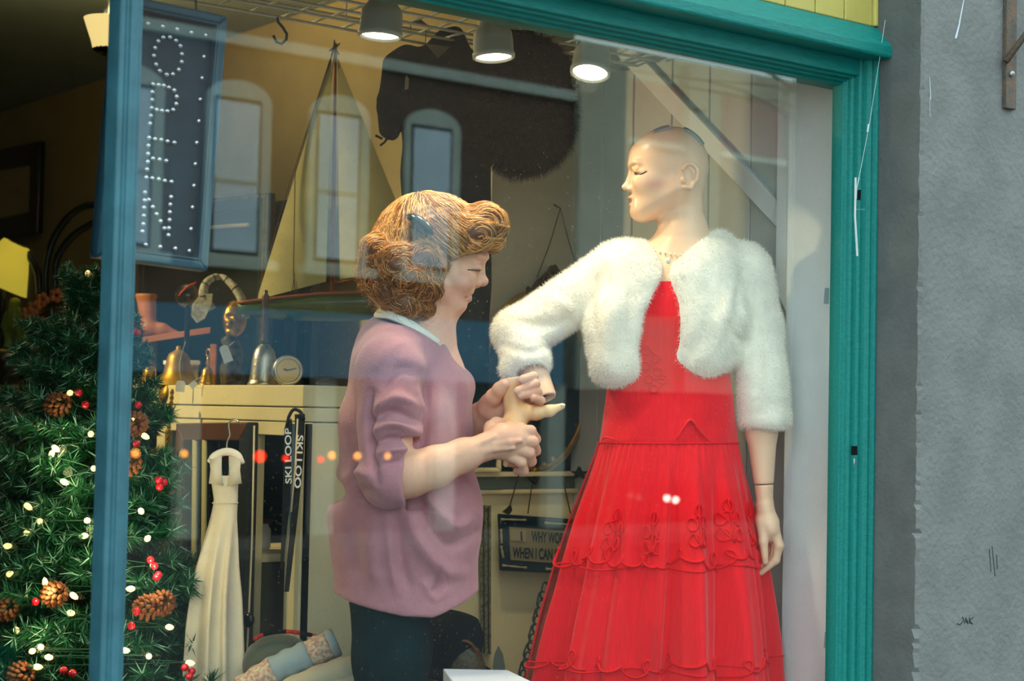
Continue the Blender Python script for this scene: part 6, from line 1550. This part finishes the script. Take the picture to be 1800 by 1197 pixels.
# white plinth at the front
wp = thing('white_plinth', 'plain white display plinth low between person and mannequin', 'plinth', tuple(W(L(862, 1197, 3.32)))[:2]+(ZF,))
ta = [L(779, 1178, 3.42), L(893, 1175, 3.42), L(955, 1215, 3.22), L(800, 1222, 3.22)]; zz = np.mean([ta[0][2], ta[1][2]])
top = [np.array([p[0], p[1], zz]) for p in ta]; V = np.array(top+[np.array([p[0], p[1], ZF]) for p in ta])
bev(mk('body', (V, [(0, 1, 2, 3), (7, 6, 5, 4), (0, 4, 5, 1), (1, 5, 6, 2), (2, 6, 7, 3), (3, 7, 4, 0)]), mat('white_laminate', '#e4e6ee', rough=.4), wp, cam=True), .002)

# ================================================================== mirror, hanging sign, ornaments on the back wall
NM = 3.49
mr = thing('oval_mirror', 'dark oval mirror with thin gilt rim and carved crest hung on a cord', 'mirror', tuple(on_n(942, 840, NM)))
cm_ = on_n(941, 672, NM); ax_ = on_n(1029, 672, NM)[0]-cm_[0]; az = cm_[2]-on_n(941, 824, NM)[2]
el_pts = [cm_+np.array([ax_*math.cos(a), 0, az*math.sin(a)]) for a in np.linspace(0, 2*math.pi, 64, endpoint=False)]
mk('mirror_glass', sheet([cm_+(p-cm_)*.985 for p in el_pts], (0, 1, 0), .008), mat('dark_mirror_glass', '#0e2226', rough=.08, metal=.0, coat=.6), mr)
mk('rim', tube([p+np.array([0, -.006, 0]) for p in el_pts], .0055, 8, closed=True), M_gold, mr, smooth=True)
mk('outer_rim', tube([cm_+(p-cm_)*1.05+np.array([0, -.002, 0]) for p in el_pts], .006, 8, closed=True), M_bronze, mr, smooth=True)
M_carv = mat('dark_carved_wood', '#2e2c14', rough=.5, var=.3, vscale=40)
def scroll(c, r, turns, a0, th):
    return tube([c+np.array([(r*(1-t*.8))*math.cos(a0+t*turns*6.283), 0, (r*(1-t*.8))*math.sin(a0+t*turns*6.283)]) for t in np.linspace(0, 1, 26)], [th*(1-.5*t) for t in np.linspace(0, 1, 26)], 8)
for px, py, r, a0 in ((935, 512, .014, 2.4), (958, 494, .018, 3.2), (972, 478, .014, 1.8), (985, 500, .016, .2), (1000, 512, .014, .6), (950, 508, .014, 4.0)):
    mk('crest_scroll', scroll(on_n(px, py, NM-.01), r, 1.3, a0, .006), M_carv, mr, smooth=True)
mk('crest', sheet([on_n(x, y, NM) for x, y in ((925, 520), (945, 492), (965, 475), (975, 465), (985, 480), (1005, 500), (1015, 520))], (0, 1, 0), .010), M_carv, mr)
mk('base_scroll', sheet([on_n(x, y, NM) for x, y in ((900, 812), (925, 822), (975, 812), (962, 826), (950, 836), (940, 851), (930, 840), (915, 828))], (0, 1, 0), .014), M_carv, mr)
for px, py in ((925, 820), (940, 826), (957, 818), (972, 808)): mk('base_bead', ball(on_n(px, py, NM-.012), .009), M_gold, mr, smooth=True)
mk('hanging_cord', tube([on_n(944, 488, NM), on_n(966, 430, NM), on_n(985, 366, NM), on_n(996, 410, NM), on_n(1012, 465, NM)], .0014, 6), M_dkstr, mr, smooth=True); mk('nail', tube([on_n(985, 366, NM+.03), on_n(974, 360, NM-.03)], .0022, 6), M_blkgl, mr, smooth=True)
# hanging lettered board
NQ = 3.455
hsn = thing('hanging_board', 'dark hanging board lettered WHY WORRY beside the red skirt', 'sign', tuple(on_n(945, 1003, NQ)))
qc = [on_n(*p, NQ) for p in ((876, 903), (1030, 914), (1030, 1010), (880, 1003))]
bev(mk('board', sheet(qc, (0, 1, 0), .012), mat('dark_teal_board', '#12282e', rough=.6, var=.2, vscale=20), hsn), .003)
mk('text_panel', sheet([on_n(*p, NQ-.008) for p in ((895, 926), (1030, 936), (1030, 994), (898, 984))], (0, 1, 0), .004), mat('tan_panel', '#8d8560', rough=.7), hsn)
M_ink = mat('sign_ink', '#10262e', rough=.7)
for txt, a, b, hh in (('WHY WORRY', (934, 952), (1004, 956), 18), ('WHEN I CAN S', (901, 980), (980, 984), 18)):
    a, b = on_n(*a, NQ-.0115), on_n(*b, NQ-.0115); V, F = text_vf(txt, 1.0, .0, .03); ln = V[:, 0].max()-V[:, 0].min(); V[:, 0] = (V[:, 0]-V[:, 0].min())/ln*np.linalg.norm(b-a); V[:, 1] *= hh*.00152/V[:, 1].max(); V[:, 2] = 0
    xd = (b-a)/np.linalg.norm(b-a); mk('lettering', (a+V[:, :1]*xd+V[:, 1:2]*np.array([0, 0, 1.]), F), M_ink, hsn)
mk('candle_picture', sheet([on_n(*p, NQ-.0115) for p in ((897, 930), (924, 932), (924, 952), (897, 950))], (0, 1, 0), .001), mat('tan_print', '#a39a72', rough=.7), hsn); mk('candle_print', tube([on_n(916, 934, NQ-.013), on_n(917, 950, NQ-.013)], .0025, 6), M_ink, hsn)
M_stick = mat('pale_stick', '#a89c74', rough=.8)
for a, b in (((881, 913), (924, 914)), ((958, 919), (1020, 924)), ((881, 930), (882, 955)), ((881, 960), (885, 980)), ((884, 994), (925, 998)), ((960, 1000), (1015, 1003))):
    p, q = on_n(*a, NQ-.010), on_n(*b, NQ-.010); mk('stick_trim', tube([p, p*.8+q*.2, (p+q)/2, p*.2+q*.8, q], [.004, .0022, .0034, .0022, .004], 6), M_stick, hsn, smooth=True)
for a, b in (((912, 834), (893, 900)), ((988, 836), (1004, 908)), ((935, 852), (928, 903))): mk('string', tube([on_n(*a, NQ+.005), on_n(*b, NQ)], .0016, 6), M_dkstr, hsn, smooth=True)
mk('leaf_ornament', sheet([on_n(*p, NQ) for p in ((884, 900), (892, 893), (897, 888), (899, 897), (894, 904))], (0, 1, 0), .008), M_carv, hsn)
# long thermometer strip and its neighbours
st_ = thing('ornament_strip', 'long narrow patterned strip hanging on the cream low wall', 'wall ornament', tuple(on_n(855, 1150, 3.49)))
mk('strip', sheet([on_n(*p, 3.49) for p in ((843, 888), (862, 889), (862, 1150), (846, 1150))], (0, 1, 0), .006), mat('faded_print', '#8f8a66', rough=.8, col2='#5a5638', vscale=120), st_)
for px in (850, 858): mk('bead_line', tube([on_n(px, 892, 3.485), on_n(px+1, 1148, 3.485)], .002, 6), M_carv, st_, smooth=True)
sf = [on_n(*p, 3.46) for p in ((836, 800), (873, 800), (872, 830), (836, 830))]
t, c, inn = picture('small_frame', 'small cream picture frame on the ledge behind the near wrist', [(828, 796), (877, 797), (876, 830), (828, 830)], 3.455, .012, M_cream, M_pic, on=on_n, d=(0, 1, 0))
sf_ = thing('star_ornament', 'dark star ornament on the ledge beside the red skirt', 'ornament', tuple(on_n(1018, 838, 3.45)))
mk('star', sheet([on_n(1018+(15 if k % 2 == 0 else 6)*math.sin(k*math.pi/5), 832-(12 if k % 2 == 0 else 5)*math.cos(k*math.pi/5), 3.45) for k in range(10)], (0, 1, 0), .01), M_carv, sf_)
# chain
ch = thing('metal_chain', 'dark metal chain hanging in front of the cream low wall beside the skirt', 'chain', tuple(on_n(925, 1190, 3.42)))
cp_ = spline([on_n(*p, 3.40) for p in ((958, 1030), (950, 1065), (943, 1095), (934, 1130), (924, 1165), (916, 1200))], 12)
def link(l, r, th):
    P_ = [(r*math.cos(a), 0, (l/2 if math.sin(a) > 0 else -l/2)+r*math.sin(a)) for a in np.linspace(0, 2*math.pi, 18, endpoint=False)]
    return setmesh('link', *tube(P_, th, 6, closed=True), mat('dark_chain', '#3a4a48', rough=.4, metal=.6), True)
lm = link(.020, .011, .0026)
for i in range(11):
    d = cp_[i+1]-cp_[i]; d /= np.linalg.norm(d); x = np.array([1., 0, 0])-d*d[0]; x /= np.linalg.norm(x); y = np.cross(d, x)
    if i % 2: x, y = (x+y)*.7071, (y-x)*.7071
    else: x, y = (x-.25*y)/np.linalg.norm(x-.25*y), (y+.25*x)/np.linalg.norm(y+.25*x)
    inst('link', lm, (cp_[i]+cp_[i+1])/2, np.stack([x, y, d], 1), ch)
# ================================================================== dark garments
YC = 4.12; G = PX(YC, True); g_ = G.s
ct = thing('dark_coat', 'long dark coat hanging behind the person under the wire grid', 'coat', tuple(W(G(780, 760)))[:2]+(1.5,))
v = Vol(G(640, 790, -90), G(890, 55, 90), .005)
v.rc(G(725, 110), G(850, 118), 30*g_, 30*g_, .02); v.chain(G.many([(775, 150), (785, 300), (786, 480), (785, 760)]), np.array([72, 74, 76, 78])*g_, 20*g_); v.el(G(785, 400), np.array([80, 45, 360])*g_, .02)
v.chain(G.many([(705, 115, -10), (688, 180, -20), (682, 228, -22)]), np.array([34, 24, 18])*g_, 8*g_)
v.warp(lambda X, Y, Z: .004*np.sin(X*95+1.5*np.sin(Z*4))*1.0+.002*wav(X, Y, Z, 30))
v.poly([G(*p)[[0, 2]] for p in ((864, 40), (864, 800), (900, 800), (900, 40))], 3, 5, .004); 
V, F = v.mesh(); V[:, 1] = YC+(V[:, 1]-YC)*.45
mk('coat_body', (V, F), mat('dark_teal_wool', '#0a1a1e', rough=.9, spec=.06, var=.15, vscale=20), ct, smooth=True, cam=True)
mk('toggle', tube(G.many([(683, 240, -20), (676, 250, -20), (668, 256, -20)]), [3*g_, 2*g_, 2*g_], 6), M_black, ct, cam=True); mk('toggle', tube(G.many([(672, 244, -22), (660, 238, -22)]), 2.4*g_, 6), M_black, ct, cam=True)
mk('hanger_hook', tube([G(785, 90), np.array([G(785, 90)[0], YC, ZW])], .003, 6), M_black, ct, cam=True)
YX = 4.0; X_ = PX(YX, True); x_ = X_.s
fb = thing('fur_muff', 'large rounded black fur bag hanging under the right spotlights', 'fur bag', tuple(W(X_(915, 320))))
v = Vol(X_(795, 335, -110), X_(1035, 55, 110), .006)
v.el(X_(918, 205), np.array([92, 50, 100])*x_, .02); v.el(X_(915, 130), np.array([88, 45, 70])*x_, .03); v.warp(lambda X, Y, Z: .006*wav(X, Y, Z, 55))
V, F = v.mesh(); mk('bag_body', (V, F), mat('black_fur', '#0e110b', rough=.8, spec=.08), fb, smooth=True, cam=True)
mk('fur_pile', blades(V, F, 26000, .022, .0007, .8, 3), mat('black_fur', '#161a12'), fb, cam=True, stuff=True)
mk('strap', tube([X_(880, 110), np.array([X_(895, 80)[0], YX, ZW]), np.array([X_(935, 80)[0], YX, ZW]), X_(955, 110)], .006, 8), M_black, fb, smooth=True, cam=True)
for lab, pts, Y in (('tan triangular pennant hanging from the wire grid', ((748, 77), (792, 82), (770, 102)), 4.0), ('brown triangular pennant behind the middle spotlight can', ((722, 40), (752, 44), (735, 30)), 4.0)):
    p = thing('pennant', lab, 'pennant', tuple(W(L(*pts[2], Y)))); mk('cloth', sheet([L(*q, Y) for q in pts], (0, 1, 0), .003), mat('tan_felt', '#6f6650', rough=.9), p, cam=True); mk('tie', tube([L(*pts[0], Y), np.array([L(*pts[0], Y)[0], Y, ZW])], .001, 5), M_dkstr, p, cam=True)
p = thing('price_tag', 'small pale price tag hanging on the dark coat', 'price tag', tuple(W(L(715, 158, 3.98))), 'price tags'); mk('card', sheet([L(*q, 3.98) for q in ((714, 132), (719, 138), (718, 156), (711, 158), (712, 140))], (0, 1, 0), .001), mat('pale_card', '#8c8270', rough=.8), p, cam=True)
# ================================================================== street wall: iron bracket, chips, graffiti, cobweb
ib = thing('iron_bracket', 'rusty iron wall bracket bolted to the grey stucco', 'bracket', tuple(on_n(1775, 190, NW-.01)))
M_iron = mat('weathered_iron', '#5c605a', rough=.7, metal=.4, var=.3, vscale=40, col2='#6b5a48', bump=.5, bscale=120)
a, b = on_n(1765, 190, NW-.006), on_n(1783, 190, NW-.006)
bev(mk('plate', box(a[0], b[0], NW-.012, NW, a[2], 2.7), M_iron, ib), .002)
mk('bolt', lathe([(0, .008), (.005, .007), (.007, .003), (.007, 0)], on_n(1777, 130, NW-.012), 12, np.array([[1, 0, 0], [0, 0, -1], [0, 1, 0]], float)), mat('zinc_bolt', '#9aa4a2', rough=.4, metal=.7), ib, smooth=True)
c = on_n(1768, 108, NW-.016); mk('strut', tube([c, c+np.array([.10, -.06, .16]), c+np.array([.25, -.15, .42])], .007, 8), M_iron, ib, smooth=True)
gr = [[(1682, 1096), (1688, 1098), (1694, 1090), (1692, 1084)], [(1695, 1096), (1698, 1086), (1702, 1096), (1697, 1092), (1702, 1091)], [(1704, 1085), (1705, 1096), (1704, 1091), (1711, 1085)], [(1704, 1091), (1710, 1097)]]
wr_ = bpy.data.objects['wall_right']
for k, st in enumerate(gr):
    o = mk('scratch_mark', tube([on_n(*p, NW-.0006) for p in st], .0010, 5), mat('dark_scrawl', '#16302f', rough=.8), wr_)
for a, b in (((1739, 965), (1742, 1005)), ((1744, 960), (1749, 1012)), ((1752, 975), (1753, 1000))): mk('scratch_mark', tube([on_n(*a, NW-.0004), on_n(*b, NW-.0004)], .0008, 5), mat('dark_scrawl', '#16302f'), wr_)
for a, b, w in (((1694, 0), (1686, 40), .0026), ((1687, 38), (1679, 68), .0040), ((1634, 135), (1636, 175), .0014), ((1634, 170), (1635, 205), .0008)): mk('paint_drip', tube([on_n(*a, NW-.0006), on_n(*b, NW-.0006)], [w*.6, w], 6, flat=.4), mat('pale_drip', '#b9c6cc', rough=.6), wr_)
jb = bpy.data.objects['trim_2']; uj = UR+.04
M_cob = mat('cobweb', '#c4d6d8', rough=.9, alpha=.8)
cw_ = thing('cobweb', 'white cobweb strand stretched along the green jamb and wall', 'cobweb', tuple(on_n(1505, 440, 2.40)))
for pts, w in (([(1556, 35), (1545, 110), (1528, 220), (1510, 312)], .0007), ([(1510, 312), (1506, 330), (1505, 350)], .0016), ([(1504, 312), (1503, 380), (1507, 450)], .0030), ([(1527, 218), (1525, 232)], .0028), ([(1505, 368), (1520, 368)], .0012)):
    mk('web_strand', tube([on_n(x, y, 2.402) for x, y in pts], w, 5, flat=.3), M_cob, cw_)
lt = thing('frame_latch', 'small dark keeper screwed to the green jamb', 'latch', tuple(on_n(1502, 800, 2.43)))
mk('plate', sheet([on_n(*p, 2.428) for p in ((1497, 784), (1506, 784), (1506, 800), (1497, 800))], (0, 1, 0), .004), M_blkgl, lt); mk('screw', ball(on_n(1502, 812, 2.430), (.003, .002, .008)), mat('zinc_bolt', '#9aa4a2'), lt, smooth=True)
lt2 = thing('frame_latch', 'broken dark keeper higher on the green jamb near the cobweb', 'latch', tuple(on_n(1508, 345, 2.43)))
mk('plate', sheet([on_n(*p, 2.428) for p in ((1505, 334), (1512, 334), (1511, 352), (1506, 350))], (0, 1, 0), .005), M_blkgl, lt2)
tp = on_u(1458, 1120, UW-.052)
for py in (520, 1125):
    mk('tape_mark', sheet([on_u(*p, UW-.0515) for p in ((1450, py-14), (1457, py-14), (1456, py+14), (1448, py+14))], (1, 0, 0), .0006), mat('grey_tape', '#8fa3ad'), wd_)
